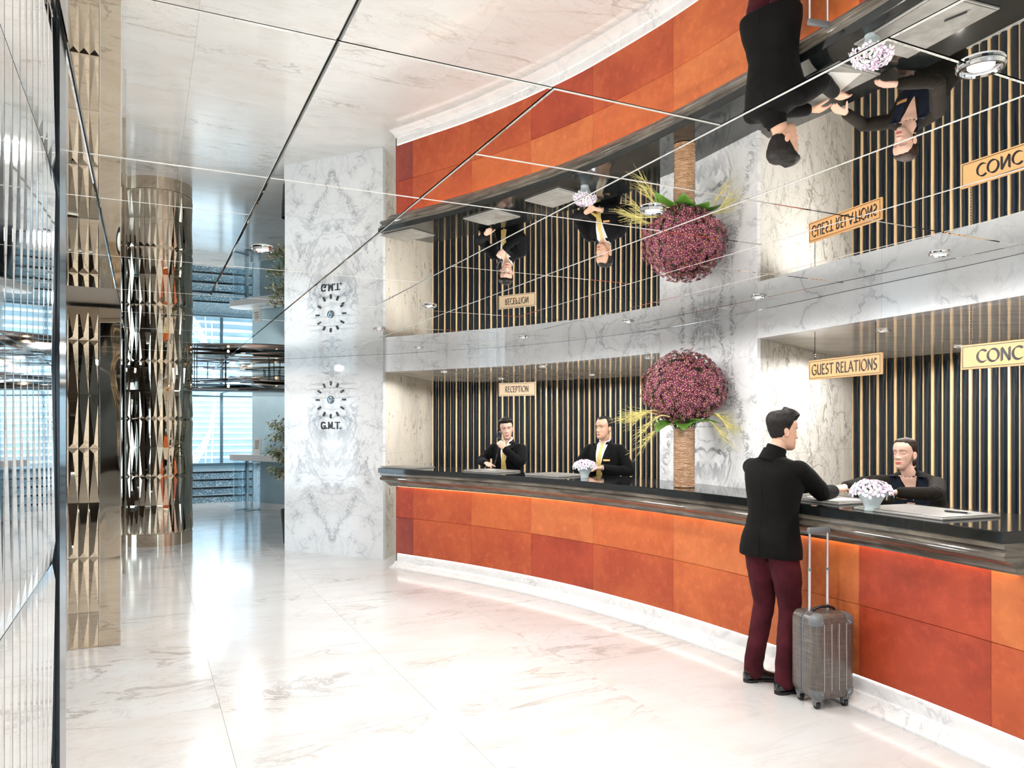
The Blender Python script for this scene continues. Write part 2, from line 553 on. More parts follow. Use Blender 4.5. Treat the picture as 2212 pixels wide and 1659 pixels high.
def mirror_sheet(u0, u1, v0, v1):
    gp, bv = 0.0022, 0.004
    mb = MB()
    uu, vv = (u1 - u0) / 2 - gp, (v1 - v0) / 2 - gp
    mb.rings([[V((sx * (uu - i), sy * (vv - i), z)) for sx, sy in ((-1, -1), (1, -1), (1, 1), (-1, 1))] for i, z in ((0, 0.03), (0, 0.003), (bv, 0))])
    c = W((u0 + u1) / 2, (v0 + v1) / 2, 0)
    Rm = Matrix.Rotation(math.atan2(E1.y, E1.x), 4, 'Z') @ Matrix.Rotation(random.uniform(-.0012, .0012), 4, 'X') @ Matrix.Rotation(random.uniform(-.0012, .0012), 4, 'Y')
    mb.build('mirror_panel', M['mirror_ceiling'], ceiling, mw=Matrix.Translation(c) @ Rm)


US = [-0.73, -0.165, 0.40, 0.966, 1.53, 2.12, 2.718, 3.28, 3.85, 4.42]
VS = {0: [0.7, 1.757, 2.83, 3.36, 4.48, 5.55], 1: [0.7, 1.757, 2.83, 3.36, 4.48, 5.55],
      2: [1.757, 2.83, 4.48, 5.55], 3: [1.757, 2.29, 2.83, 4.48, 5.55],
      4: [1.2, 2.29, 2.83, 3.96, 5.55], 5: [1.2, 2.29, 2.83, 3.96, 5.55], 6: [1.2, 2.29, 3.36, 4.48, 5.55],
      7: [1.2, 2.29, 3.36, 4.48, 5.55], 8: [1.2, 2.29, 3.36, 4.48, 5.55]}
for k, vs in VS.items():
    for a, b in zip(vs, vs[1:]): mirror_sheet(US[k], US[k + 1], a, b)
mirror_sheet(0.40, 1.53, 0.15, 1.757)
mirror_sheet(-0.73, 0.40, -0.9, 0.7)
mirror_sheet(0.40, 1.53, -0.9, 0.15)
for k in (4, 6):
    mirror_sheet(US[k], US[k + 2], 0.15, 1.2); mirror_sheet(US[k], US[k + 2], -0.9, 0.15)
mirror_sheet(3.85, 4.42, -0.9, 1.2)
for a in steps(-0.73, 4.42, 1.75)[:-1]: mirror_sheet(a, a + 5.15 / 3, -3.5, -0.9)
ufar = [-6.0, -4.8, -3.6, -2.4, -1.295, -0.73]
for a, b in zip(ufar, ufar[1:]):
    for c, d in zip([-3.5, -0.9, 0.7, 1.757, 2.83, 4.48, 5.55], [-0.9, 0.7, 1.757, 2.83, 4.48, 5.55, 6.62]): mirror_sheet(a, b, c, d)
ucols = [-6.0, -4.8, -3.6, -2.4, -1.295, -0.165, 0.966, 2.12, 3.28, 4.42, 5.55, 6.7, 7.9]
for a, b in zip(ucols, ucols[1:]):
    for i in range(12):
        v0 = 5.55 + 1.07 * i
        if a < -0.8 and i == 0: continue
        mirror_sheet(a, b, v0, v0 + 1.07)
mirror_sheet(-1.295 + 0.565, -0.165, 5.55, 6.62) if False else None

# ---- clock wall (bookmatched slab)
CW0, CW1 = V((-3.005, 10.09, 0)), V((-1.590, 9.425, 0))
cdir = (CW1 - CW0).normalized(); cn = V((cdir.y, -cdir.x, 0))     # cn: out to the hall
cl = (CW1 - CW0).length


def uv_wall(name, pts, thick, z0, z1, uc, mats, parent=None, nz=10):
    """slab through plan points (x,y,s,nx,ny); uv = (|s-uc|, z) so that the veins are bookmatched"""
    me = bpy.data.meshes.new(name)
    vs, fs, uvs = [], [], []
    zs = [z0 + (z1 - z0) * i / nz for i in range(nz + 1)]
    n = len(pts)
    for (x, y, s, nx, ny) in pts:
        for z in zs: vs.append((x, y, z)); uvs.append((abs(s - uc), z))
    for i in range(n - 1):
        for k in range(nz):
            a = i * (nz + 1) + k
            fs.append((a, a + nz + 1, a + nz + 2, a + 1))
    b = len(vs)
    for (x, y, s, nx, ny) in pts:
        for z in (z0, z1): vs.append((x - nx * thick, y - ny * thick, z)); uvs.append((abs(s - uc), z))
    for i in range(n - 1):
        a = b + i * 2
        fs.append((a, a + 1, a + 3, a + 2))
    for i, e in ((0, 0), (n - 1, 1)):
        vs_front = [i * (nz + 1) + k for k in range(nz + 1)]
        fs.append(tuple(vs_front[::1]) + (b + i * 2 + 1, b + i * 2))
    for i in range(n - 1):
        fs.append((i * (nz + 1), b + i * 2, b + i * 2 + 2, (i + 1) * (nz + 1)))
        fs.append((i * (nz + 1) + nz, (i + 1) * (nz + 1) + nz, b + i * 2 + 3, b + i * 2 + 1))
    me.from_pydata(vs, [], fs)
    uvl = me.uv_layers.new(name='UVMap')
    for lp in me.loops: uvl.data[lp.index].uv = uvs[lp.vertex_index]
    me.materials.append(mats)
    bm = bmesh.new(); bm.from_mesh(me); bmesh.ops.recalc_face_normals(bm, faces=list(bm.faces)); bm.to_mesh(me); bm.free()
    return link_mesh(name, me, parent)


uc = 0.50 * cl
pts = []
for s in (0, cl * 0.25, uc, cl * 0.75, cl):
    p = CW0 + cdir * s
    pts.append((p.x, p.y, s, cn.x, cn.y))
tag(uv_wall('wall_clock', pts, 0.05, 0, H - 0.002, uc, M['clock_wall']), kind='structure')
q0, q1 = CW0 - cn * .051 + cdir * .01, CW1 - cn * .051 - cdir * .16
mb = MB(); mb.prism([q0, q1, q1 - cn * .18, q0 - cn * .18], 0, H - .002); tag(mb.build('wall_clock_core', M['lintel']), kind='structure')


def wall_slab(name, a, b, z0, z1, th, mat, back=1):
    """flat wall from a to b, thickness to the left of a->b times back"""
    a, b = V((a[0], a[1], 0)), V((b[0], b[1], 0))
    t = (b - a).normalized(); n = V((-t.y, t.x, 0)) * back * th
    mb = MB(); mb.prism([a, b, b + n, a + n], z0, z1)
    return tag(mb.build(name, mat), kind='structure')


# niche side walls: stone slabs laid in two or three pieces
def slab_wall(name, a, b, zs, cuts, th, mat, back):
    root = empty(name, (0, 0, 0), kind='structure')
    a, b = V((a[0], a[1], 0)), V((b[0], b[1], 0))
    t = (b - a).normalized(); n = V((-t.y, t.x, 0)) * back * th; L = (b - a).length
    cs = [0] + [c * L for c in cuts] + [L]
    bk_ = n * (1 + .03 / th)
    mb = MB(); a2 = a + t * .14; mb.prism([a2 + n * 1.002, b + n * 1.002, b + bk_, a2 + bk_], 0, zs[-1]); mb.build('joint_light_stop', M['joint'], root)  # unseen backing added to stop light leaking through the slab joints
    for s0, s1 in zip(cs, cs[1:]):
        for z0, z1 in zip(zs, zs[1:]):
            e = 0.0007
            p, q = a + t * (s0 + e), a + t * (s1 - e)
            mb = MB(); mb.prism([p, q, q + n, p + n], z0 + (e if z0 else 0), z1 - e); mb.build('stone_slab', mat, root)
    return root


slab_wall('wall_niche_left', (-1.573, 9.50), (-1.20, 11.62), [0, 1.3, NICHE_Z], [0.55], 0.06, M['side_left'], 1)
s_pl = LIN.s_bearing((1425 - 1106) / 1650)
s_pr = LIN.s_bearing((1636 - 1106) / 1650)
pa, pb = LIN.off(s_pl, 0), LIN.off(s_pr, 0)
slab_wall('wall_niche_middle', pa[:2], (2.72, 9.0), [0, 1.3, NICHE_Z], [0.5], 0.12, M['side_right'], -1)
slab_wall('wall_niche_right', (pb.x + .020, pb.y + .026), (3.52, 7.90), [0, 1.42, NICHE_Z], [0.62], 0.05, M['side_right'], 1)
# the pier between the two niches, bookmatched, flush with the lintel
s_pc = LIN.s_bearing((1527 - 1106) / 1650)
pts = []
for s in [s_pl + (s_pc - s_pl) * i / 4 for i in range(4)] + [s_pc + (s_pr - s_pc) * i / 4 for i in range(5)]:
    p, t = LIN.at(s)
    pts.append((p.x, p.y, s, t.y, -t.x))
tag(uv_wall('wall_pier', pts, 0.03, 0, H - 0.002, s_pc, M['pier'], nz=16), kind='structure')
# lintels
for nm, s0, s1 in (('wall_lintel_left', 0.0, s_pl - 0.001), ('wall_lintel_right', s_pr + 0.001, LIN.L)):
    root = empty(nm, (0, 0, 0), kind='structure')
    nn = max(2, round((s1 - s0) / 1.15))
    for i in range(nn):
        a, b = s0 + (s1 - s0) * i / nn + 0.0008, s0 + (s1 - s0) * (i + 1) / nn - 0.0008
        mb = MB(); sweep(mb, LIN, a, b, [(0, 2.318), (0, H - 0.002), (-0.14, H - 0.002), (-0.14, 2.318)])
        mb.build('marble_slab', M['lintel'], root)
# niche ceilings
for nm, s0, s1, bk, b0, b1 in (('ceiling_niche_left', -0.05, s_pl + .1, BKL, -0.3, BKL.L + .1), ('ceiling_niche_right', s_pr - .15, LIN.L, BKR, -0.3, BKR.L)):
    mb = MB(); n = 16
    f = [LIN.off(s0 + (s1 - s0) * i / n, -0.141) for i in range(n + 1)]
    r = [bk.off(b0 + (b1 - b0) * i / n, -0.05) for i in range(n + 1)]
    mb.rings([[V((a.x, a.y, NICHE_Z)), V((b.x, b.y, NICHE_Z)), V((b.x, b.y, NICHE_Z + .08)), V((a.x, a.y, NICHE_Z + .08))] for a, b in zip(f, r)])
    tag(mb.build(nm, M['niche_ceiling']), kind='structure')


# slatted back walls: wide gold batten, black half-round, thin gold line, black half-round ...
def slat_wall(name, cu, phase):
    root = empty(name, (0, 0, 0), kind='structure')
    mb = MB(); sweep(mb, cu, -0.05, cu.L + 0.05, [(-0.012, 0), (-0.012, NICHE_Z + .02), (-0.09, NICHE_Z + .02), (-0.09, 0)], 0.2)
    mb.build('slat_backing', M['lacquer'], root)
    s = phase
    k = 0
    seq = [('gold_batten', 0.027), ('lacquer_slat', 0.073), ('gold_strip', 0.009), ('lacquer_slat', 0.073)]
    while s < cu.L:
        nm, w = seq[k % 4]
        k += 1
        w *= random.uniform(0.94, 1.06)
        p, t = cu.at(s + w / 2)
        n = V((t.y, -t.x, 0)); T = V((t.x, t.y, 0)); P = V((p.x, p.y, 0)) - n * 0.012
        if nm == 'lacquer_slat':
            m = 6
            sec = [P + T * (-w / 2 * math.cos(PI * i / m) * 0.97) + n * (w * 0.42 * math.sin(PI * i / m)) for i in range(m + 1)]
            sm = 50
        else:
            d = 0.021 if w > 0.02 else 0.015
            sec = [P - T * w * .48, P - T * w * .48 + n * d, P - T * w * .3 + n * (d + .006), P + T * w * .3 + n * (d + .006), P + T * w * .48 + n * d, P + T * w * .48]
            sm = False
        mb = MB(); mb.prism(sec, 0.0, NICHE_Z)
        mb.build(nm, M['lacquer'] if nm == 'lacquer_slat' else M['satin_gold'], root, smooth=sm)
        s += w


slat_wall('wall_slats_left', BKL, 0.02)
slat_wall('wall_slats_right', BKR, -0.06)

# ---- outer shell (outside the frame: closes the hall, with the windows that light it)
wall_slab('wall_right', (2.93, 2.45), (3.3, -4.6), 0, H + .05, 0.2, M['side_right'], 1)
wall_slab('wall_niche_end', (2.98, 2.6), (4.95, 3.1), 0, H, 0.15, M['side_right'], -1)


def window_wall(name, a, b, z0, z1, openings, mat, th=0.2, frame=M['steel_frame'], first=1, lit=True):
    """wall a->b (thickness to the right of a->b) with glazed openings (s0,s1,z0,z1)"""
    a, b = V((a[0], a[1], 0)), V((b[0], b[1], 0))
    t = (b - a).normalized(); n = V((t.y, -t.x, 0)); L = (b - a).length
    mb = MB()

    def piece(s0, s1, q0, q1):
        if s1 - s0 < 1e-4 or q1 - q0 < 1e-4: return
        p, q = a + t * s0, a + t * s1
        mb.prism([p, q, q + n * th, p + n * th], q0, q1)
    cur = 0
    for (s0, s1, w0, w1) in openings:
        piece(cur, s0, z0, z1); piece(s0, s1, z0, w0); piece(s0, s1, w1, z1); cur = s1
    piece(cur, L, z0, z1)
    tag(mb.build(name, mat), kind='structure')
    for i, (s0, s1, w0, w1) in enumerate(openings):
        root = empty('window_%d' % (first + i), (0, 0, 0), kind='structure')
        f = MB()
        nm = max(1, round((s1 - s0) / 1.6))
        for k in range(nm + 1):
            s = s0 + (s1 - s0) * k / nm
            c = a + t * s + n * 0.08
            f.box((c.x, c.y, (w0 + w1) / 2), (0.07, 0.08, w1 - w0), math.atan2(t.y, t.x))
        for zz in (w0 + .035, w1 - .035):
            c = a + t * (s0 + s1) / 2 + n * .08
            f.box((c.x, c.y, zz), (s1 - s0 - 0.07, 0.06, 0.07), math.atan2(t.y, t.x))
        f.build('window_frame', frame, root)
        for k in range(nm):
            p, q = s0 + (s1 - s0) * k / nm + .035, s0 + (s1 - s0) * (k + 1) / nm - .035
            c = a + t * (p + q) / 2 + n * 0.08
            gm = MB(); gm.box((c.x, c.y, (w0 + w1) / 2), (q - p, 0.008, w1 - w0 - .07), math.atan2(t.y, t.x))
            gm.build('window_pane', M['glass'], root)
        if lit:
            c = a + t * (s0 + s1) / 2 + n * 0.17
            portal((c.x, c.y, (w0 + w1) / 2), s1 - s0, w1 - w0, -n)


window_wall('wall_left', (-9.2, 17.5), (-7.6, -4.6), 0, H + .06, [(8.6, 12.6, 0.25, 2.35)], M['dark_wall'], first=1)
window_wall('wall_back', (-7.6, -4.6), (3.5, -4.6), 0, H + .06, [(8.6, 10.6, 0.3, 2.3)], M['dark_wall'], first=2)
# ================================================================== COUNTER
counter = empty('reception_counter', (0, 0, 0), label='long curved reception counter clad in orange leather with black stone top', cat='counter')
mb = MB(); sweep(mb, FRO, -0.02, FRO.L, [(-0.016, 0), (-0.016, 0.955), (-0.56, 0.955), (-0.56, 0)], 0.15); mb.build('carcass', M['dark_trim'], counter)
mb = MB(); sweep(mb, FRO, 0.0, FRO.L, [(-0.04, 0.065), (-0.012, 0.065), (-0.012, 0.150), (-0.04, 0.150)]); mb.build('plinth', M['plinth'], counter)
mb = MB(); sweep(mb, FRO, -0.0, FRO.L, [(-0.015, 0.0005), (0.115, 0.0005), (0.115, 0.014), (0.085, 0.018), (0.055, 0.03), (0.030, 0.048), (0.018, 0.066), (-0.015, 0.066)])
mb.build('cove_base', M['plinth'], counter, smooth=40)
# leather panels, two rows; joints where the photograph shows them
jp = [FRO.s_bearing((x - 1106) / 1650) for x in (893, 1018.5, 1148, 1282, 1455)]
jr = [FRO.s_bearing((x - 1106) / 1650) for x in (1857, 2142)]
js = [0.0] + jp + [jp[-1] + (jr[0] - jp[-1]) * 0.5] + jr + [FRO.L]
cols_up = ['orange_c', 'orange_b', 'orange_a', 'orange_d', 'orange_a', 'orange_d', 'orange_d', 'orange_c', 'orange_d']
cols_lo = ['orange_e', 'orange_b', 'orange_b', 'orange_c', 'orange_b', 'orange_a', 'orange_d', 'orange_c', 'orange_b']
for i in range(len(js) - 1):
    for (z0, z1, cc) in ((0.158, 0.5795, cols_lo), (0.5812, 0.965, cols_up)):
        mb = MB()
        a, b = js[i] + 0.0010, js[i + 1] - 0.0010
        bv = 0.003
        sweep(mb, FRO, a, b, [(-0.014, z0), (0.0, z0), (0.004, z0 + bv), (0.004, z1 - bv), (0.0, z1), (-0.014, z1)], 0.14)
        mb.build('leather_panel', M[cc[i]], counter, smooth=30)
OV = 0.165
pe, te = FRO.at(FRO.L)
nE = V((te.y, -te.x, 0)); tE = V((te.x, te.y, 0)); pE = V((pe.x, pe.y, 0))
for (z0, z1, cc) in ((0.158, 0.5795, 'orange_b'), (0.5812, 0.947, 'orange_a')):
    mb = MB(); mb.prism([pE + nE * .004 + tE * .001, pE - nE * .556 + tE * .001, pE - nE * .556 + tE * .016, pE + nE * .004 + tE * .016], z0, z1)
    mb.build('leather_panel', M[cc], counter)
mb = MB(); mb.prism([pE - nE * .02 + tE * .001, pE - nE * .55 + tE * .001, pE - nE * .55 + tE * .010, pE - nE * .02 + tE * .010], 0, .152); mb.build('plinth', M['plinth'], counter)
mould = [(-0.01, 1.10), (OV - .012, 1.10), (OV - .012, 1.074), (OV - .03, 1.068), (OV - .026, 1.058), (OV - .014, 1.048), (OV - .010, 1.034), (OV - .018, 1.020),
         (OV - .04, 1.010), (OV - .062, 0.998), (OV - .080, 0.982), (OV - .090, 0.962), (OV - .105, 0.955), (OV - .105, 0.948), (-0.01, 0.948)]
nseg = 6
for i in range(nseg):
    a, b = FRO.L * i / nseg, FRO.L * (i + 1) / nseg - 0.0012
    mb = MB(); sweep(mb, FRO, a, b, mould, 0.12, endext=0.75 if i == 0 else 0.0); mb.build('moulding', M['moulding'], counter, smooth=35)
    mb = MB(); sweep(mb, FRO, a, b, [(-0.58, 1.101), (OV - .004, 1.101), (OV, 1.105), (OV, ZT - .004), (OV - .004, ZT), (-0.58, ZT)], 0.12, endext=0.8 if i == 0 else 0.0)
    mb.build('counter_top', M['black_stone'], counter)
mb = MB(); sweep(mb, FRO, 0.05, FRO.L - .05, [(0.012, 0.9435), (0.030, 0.9435), (0.030, 0.9475), (0.012, 0.9475)], 0.2); mb.build('led_strip', M['led_warm'], counter)
mb = MB(); sweep(mb, FRO, 0.02, FRO.L - .02, [(-0.012, 0.151), (-0.004, 0.151), (-0.004, 0.156), (-0.012, 0.156)], 0.2); mb.build('led_strip', M['led_white'], counter)


# ================================================================== DOWNLIGHTS AND ADDED FILL SPOTS
def ceil_at(px, py, z=H):
    d = 1650 * (z - 1.65) / (920 - py)
    return V(((px - 1106) / 1650 * d, d, z))


def recessed_light(p, r, name, label, group, glow):
    """chrome ring and cone around a small lamp; origin at the ceiling"""
    root = empty(name, p, label=label, cat='ceiling light', group=group)
    n = 28
    mb = MB(); mb.lathe([(r, -0.001), (r * 1.02, -0.006), (r * .96, -0.012), (r * .86, -0.012), (r * .82, -0.006), (r * .82, -0.001)], n=n)
    mb.build('ring', M['chrome'], root, smooth=40)
    mb = MB(); mb.lathe([(r * .82, -0.004), (r * .70, -0.0025), (r * .55, -0.0015)], n=n, cap=False)
    mb.build('reflector', M['chrome'], root, smooth=True)
    mb = MB(); mb.lathe([(r * .55, -0.0010), (r * .55, -0.0045), (r * .3, -0.006)], n=n)
    mb.build('lamp', glow, root)
    return root


lab = {0: 'chrome ceiling downlight with a large ring above the concierge end', 1: 'chrome downlight over the lintel beside the guest relations sign',
       2: 'small chrome downlight at the pier edge above the customer', 3: 'chrome downlight seen left of the reflected flower ball',
       4: 'small chrome downlight before the left niche end wall', 5: 'small chrome downlight at the edge of the clock wall',
       6: 'tiny chrome downlight along the left lintel nearest the clock wall', 7: 'tiny chrome downlight along the left lintel at its middle',
       8: 'tiny chrome downlight along the left lintel near the flower ball', 9: 'chrome downlight over the passage beside the clock wall'}
for i, (px, py) in enumerate([(2119, 141), (2030, 548), (1640, 641), (1410, 452), (928, 660), (819, 710), (905, 751), (1131, 728), (1358, 694), (567, 537)]):
    p = ceil_at(px, py)
    recessed_light(p, 0.054, 'ceiling_downlight', lab[i], 'downlights in the mirror ceiling', M['lamp_dim'])
    if i in (1, 2, 5, 6, 7, 8): spot(p + V((0, 0, -0.016)), SPOT_W * 0.6, 140, 1.0)
    else: spot(p + V((0, 0, -0.016)), SPOT_W * 1.15, 176, 0.15)
for (x, y) in [(0.75, 4.9), (1.55, 3.3), (-0.2, 6.4), (-0.2, 4.6), (-1.6, 5.6), (-2.4, 7.4), (-0.9, 2.6), (0.6, 1.0), (-3.6, 9.0), (-4.6, 12.6), (-2.6, 1.6), (-5.2, 6.0), (-6.6, 10.0), (-6.2, 15.2), (-5.6, 16.6), (-3.9, 11.4), (-7.4, 13.2), (-4.9, 13.9), (-6.6, 17.2), (1.2, -1.6), (-1.4, -1.4), (-4, -1.5)]:  # added fill spots without fixtures, to brighten the hall and walls
    spot(V((x, y, H - 0.02)), SPOT_W * 1.15, 176, 0.15)
labn = ['at the far left of the reception niche', 'over the receptionist on the telephone', 'above the middle of the reception niche', 'deeper in the reception niche behind its sign',
        'at the flower end of the reception niche', 'beside the guest relations sign', 'beside the concierge sign']
for i, (px, py) in enumerate([(960, 803.5), (1083, 818), (1173, 792), (1279, 810), (1403, 772), (1908, 713), (2072, 748)]):
    p = ceil_at(px, py, NICHE_Z)
    recessed_light(p, 0.05, 'niche_downlight', 'lit round downlight in the stone niche ceiling ' + labn[i], 'niche downlights', M['lamp'])
    spot(p + V((0, 0, -0.02)), NICHE_W, 172, 0.2, r=0.03)
for (x, y) in [(3.2, 5.0), (3.6, 4.0), (2.2, 9.2), (3.0, 6.2)]:
    spot(V((x, y, NICHE_Z - 0.02)), NICHE_W, 172, 0.2, r=0.03)  # further niche spots, no fixture built for them

# ================================================================== MIRRORED PILLARS
def tile_mesh(w, h, d):
    """spear shaped facet: apex near the lower joint"""
    mb = MB()
    e = 0.0012
    x, y = w / 2 - e, h / 2 - e
    ap = (0, -y + w * 0.55, d)
    mb.add([(-x, -y, 0), (x, -y, 0), (x, y, 0), (-x, y, 0), ap, (-x, -y, -.004), (x, -y, -.004), (x, y, -.004), (-x, y, -.004)],
           [(0, 1, 4), (1, 2, 4), (2, 3, 4), (3, 0, 4), (5, 8, 7, 6), (0, 5, 6, 1), (1, 6, 7, 2), (2, 7, 8, 3), (3, 8, 5, 0)])
    return mb.mesh('mirror_tile', M['mirror_bronze'])


def lay_tile(me, parent, c, right, out, flip):
    up = V((0, 0, 1))
    if flip: right, up = -right, -up
    Mx = Matrix(((right.x, up.x, out.x, c.x), (right.y, up.y, out.y, c.y), (right.z, up.z, out.z, c.z), (0, 0, 0, 1)))
    return link_mesh('mirror_tile', me, parent, Mx)


def uvbox(mb, u0, u1, v0, v1, z0, z1):
    mb.prism([W(u0, v0), W(u1, v0), W(u1, v1), W(u0, v1)], z0, z1)


# nearest pillar: its tiled side runs past the camera
p1 = empty('mirrored_pillar', W(-0.4, 0.6), label='nearest pillar with tall faceted mirror tiles, at the picture edge', cat='pillar', group='mirrored pillars')
inv = Matrix.Translation(-W(-0.4, 0.6))
mb = MB(); uvbox(mb, -0.74, -0.178, -0.3, 1.915, 0, H); mb.v = [tuple(inv @ V(p)) for p in mb.v]; mb.build('pillar_core', M['mirror_silver'], p1)
mb = MB(); uvbox(mb, -0.20, -0.166, 1.916, 2.06, 0, H - .001); mb.v = [tuple(inv @ V(p)) for p in mb.v]; mb.build('dark_gap_strip', M['dark_trim'], p1)  # added dark strip standing in for the dark gap beyond the pillar
TW, TH = 0.0735, 0.411
tm = tile_mesh(TW, TH, 0.0035)
tm.materials[0] = M['mirror_silver']
z0s = 1.364 - 4 * TH
for r in range(7):
    za = z0s + r * TH
    zc = za + TH / 2
    if zc - TH / 2 < -0.3 or za > H - .02: continue
    lo, hi = max(0.0, za), min(H, za + TH)
    for k in range(30):
        v = 1.912 - TW * (k + 0.5)
        o = lay_tile(tm, p1, inv @ W(-0.174, v, (lo + hi) / 2), -E2 * -1, E1, r % 2 == 1)
        if hi - lo < TH - .01:
            o.matrix_basis = o.matrix_basis @ Matrix.Diagonal((1, (hi - lo) / TH, 1, 1))
# second pillar: three columns of tiles and a plain wavy strip face the camera
p2o = W(-0.345, 6.72)
p2 = empty('mirrored_pillar', p2o, label='square bronze mirror pillar with three rows of spear facets', cat='pillar', group='mirrored pillars')
inv = Matrix.Translation(-p2o)
mb = MB(); uvbox(mb, -0.527, -0.165, 6.478, 6.97, 0, H); mb.v = [tuple(inv @ V(p)) for p in mb.v]; mb.build('pillar_core', M['mirror_bronze'], p2)
mb = MB(); uvbox(mb, -0.302, -0.167, 6.468, 6.477, 0.004, H - .002); mb.v = [tuple(inv @ V(p)) for p in mb.v]; mb.build('plain_mirror_strip', M['mirror_wave'], p2)
for u0, u1 in ((-0.527, -0.513), (-0.306, -0.302), (-0.1665, -0.160)):
    mb = MB(); uvbox(mb, u0, u1, 6.462, 6.478, 0, H - .001); mb.v = [tuple(inv @ V(p)) for p in mb.v]; mb.build('edge_strip', M['chrome'], p2)
w2, h2 = 0.0690, 0.4035
tm2 = tile_mesh(w2, h2, 0.012)
zj = [0.0, 0.264, 0.672, 1.079, 1.482, 1.884, 2.284, H]
for r in range(7):
    lo, hi = zj[r], zj[r + 1]
    for k in range(3):
        o = lay_tile(tm2, p2, inv @ W(-0.5125 + w2 * (k + .5), 6.474, (lo + hi) / 2), E1, -E2, r in (1, 3, 5))
        o.matrix_basis = o.matrix_basis @ Matrix.Diagonal((1, (hi - lo) / h2, 1, 1))
# third pillar, only its mirrored edge shows
p3o = W(-0.36, 8.8)
p3 = empty('mirrored_pillar', p3o, label='narrow chrome edge of a plain mirror pillar behind the square one', cat='pillar', group='mirrored pillars')
inv = Matrix.Translation(-p3o)
mb = MB(); uvbox(mb, -0.55, -0.172, 8.25, 9.4, 0, H); mb.v = [tuple(inv @ V(p)) for p in mb.v]; mb.build('pillar_core', M['mirror_silver'], p3)
mb = MB(); uvbox(mb, -0.176, -0.165, 8.24, 8.42, 0, H - .001); mb.v = [tuple(inv @ V(p)) for p in mb.v]; mb.build('edge_strip', M['chrome'], p3)
# the round one
cx, cyy, cr = -5.02, 10.82, 0.452
p4 = empty('mirrored_column', (cx, cyy, 0), label='round column clad in rows of faceted golden mirror tiles', cat='pillar', group='mirrored pillars')
NT = 38
mb = MB(); mb.lathe([(cr - .004, 0.165), (cr - .004, H)], n=76); mb.build('column_core', M['mirror_bronze'], p4, smooth=40)
mb = MB(); mb.lathe([(cr + .006, 0.0), (cr + .006, 0.168), (cr - .02, 0.172)], n=76); mb.build('base_band', M['mirror_bronze'], p4, smooth=40)
w4 = 2 * cr * math.tan(PI / NT)
h4 = 0.395
tm4 = tile_mesh(w4, h4, 0.010)
for r in range(6):
    lo = 0.17 + r * h4; hi = min(H - .001, lo + h4)
    for k in range(NT):
        a = 2 * PI * (k + .5) / NT
        out = V((math.cos(a), math.sin(a), 0)); right = V((-math.sin(a), math.cos(a), 0))
        o = lay_tile(tm4, p4, out * cr + V((0, 0, (lo + hi) / 2)), right, out, r % 2 == 1)
        if hi - lo < h4 - .01: o.matrix_basis = o.matrix_basis @ Matrix.Diagonal((1, (hi - lo) / h4, 1, 1))

# ================================================================== BACK OF THE HALL
st = empty('carpeted_steps', W(1.5, 17.6), math.atan2(E1.y, E1.x), label='low flight of steps in blue patterned carpet below the window', cat='steps')
M['carpet'] = None
m, nt, b = new_mat('blue_pattern_carpet')
setp(b, (0.2, 0.3, 0.38), 0.95)
vec = coords(nt, 'Object')
vo = N(nt, 'ShaderNodeTexVoronoi', Scale=34.0); nt.links.new(vec, vo.inputs['Vector'])
nt.links.new(mix(nt, ramp(nt, vo.outputs['Distance'], 0.28, 0.42), (0.60, 0.72, 0.76), (0.14, 0.24, 0.30)), b.inputs['Base Color'])
M['carpet'] = m
for k in range(4):
    d0, d1 = 0.3 * k, 2.6
    mb = MB(); mb.box((0, (d0 + d1) / 2, 0.155 * k + .0775), (4.6, d1 - d0, 0.155)); mb.build('step', M['carpet'], st)
    mb = MB(); mb.box((0, d0 - .004, 0.155 * k + .140), (4.6, 0.03, 0.034)); mb.build('nosing', M['dark_trim'], st)
# window behind the steps
wa, wb = W(4.2, 20.35), W(-6.0, 20.35)
wc = [(1.65, 4.45, 0.64, 2.40)]
pm = W(1.2, 20.3)
window_wall('wall_far', W(-6.2, 20.35)[:2], W(6.5, 20.35)[:2], 0, H + .06, [(4.6, 9.6, 0.64, 2.45)], M['blue_wall'], first=6) if False else None
a_, b__ = W(6.5, 20.35), W(-6.5, 20.35)
window_wall('wall_far', b__[:2], a_[:2], 0, H + .06, [(3.72, 11.22, 0.66, 2.44)], M['blue_wall'], th=-0.2, first=3, lit=False)
c = W(0.4, 20.5); portal((c.x, c.y, 1.5), 7.4, 1.7, (E2 * -1))
# outdoor stair and rails
es = empty('outdoor_stair', W(1.4, 22.0), math.atan2(E1.y, E1.x), label='pale concrete garden stair rising outside the far window', cat='stair')
for k in range(13):
    mb = MB(); mb.box((0, 0.30 * k + 2.0 - 0.15 * k, 0.60 + 0.165 * k - 0.09), (6.0, 4.0 - 0.3 * k + 0.3, 0.125)); 
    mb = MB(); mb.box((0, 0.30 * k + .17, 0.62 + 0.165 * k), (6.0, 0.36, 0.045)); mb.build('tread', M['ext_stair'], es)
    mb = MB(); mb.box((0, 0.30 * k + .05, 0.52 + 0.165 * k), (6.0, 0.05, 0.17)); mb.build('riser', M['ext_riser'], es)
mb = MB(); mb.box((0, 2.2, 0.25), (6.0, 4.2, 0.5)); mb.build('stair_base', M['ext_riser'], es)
ra = empty('stair_railing', W(1.62, 21.4), math.atan2(E1.y, E1.x), label='white curved tubular railing outside the far window', cat='railing')
for k in range(4):
    pts = []
    for i in range(13):
        t = i / 12
        pts.append((-0.62 + 0.72 * math.sin(t * PI * .52) - .035 * k, 0.3 + 0.5 * t, 0.78 + 1.55 * t ** 1.2 - 0.16 * k))
    mb = MB(); mb.tube(pts, 0.022, 8); mb.build('rail', M['white_metal'], ra, smooth=True)
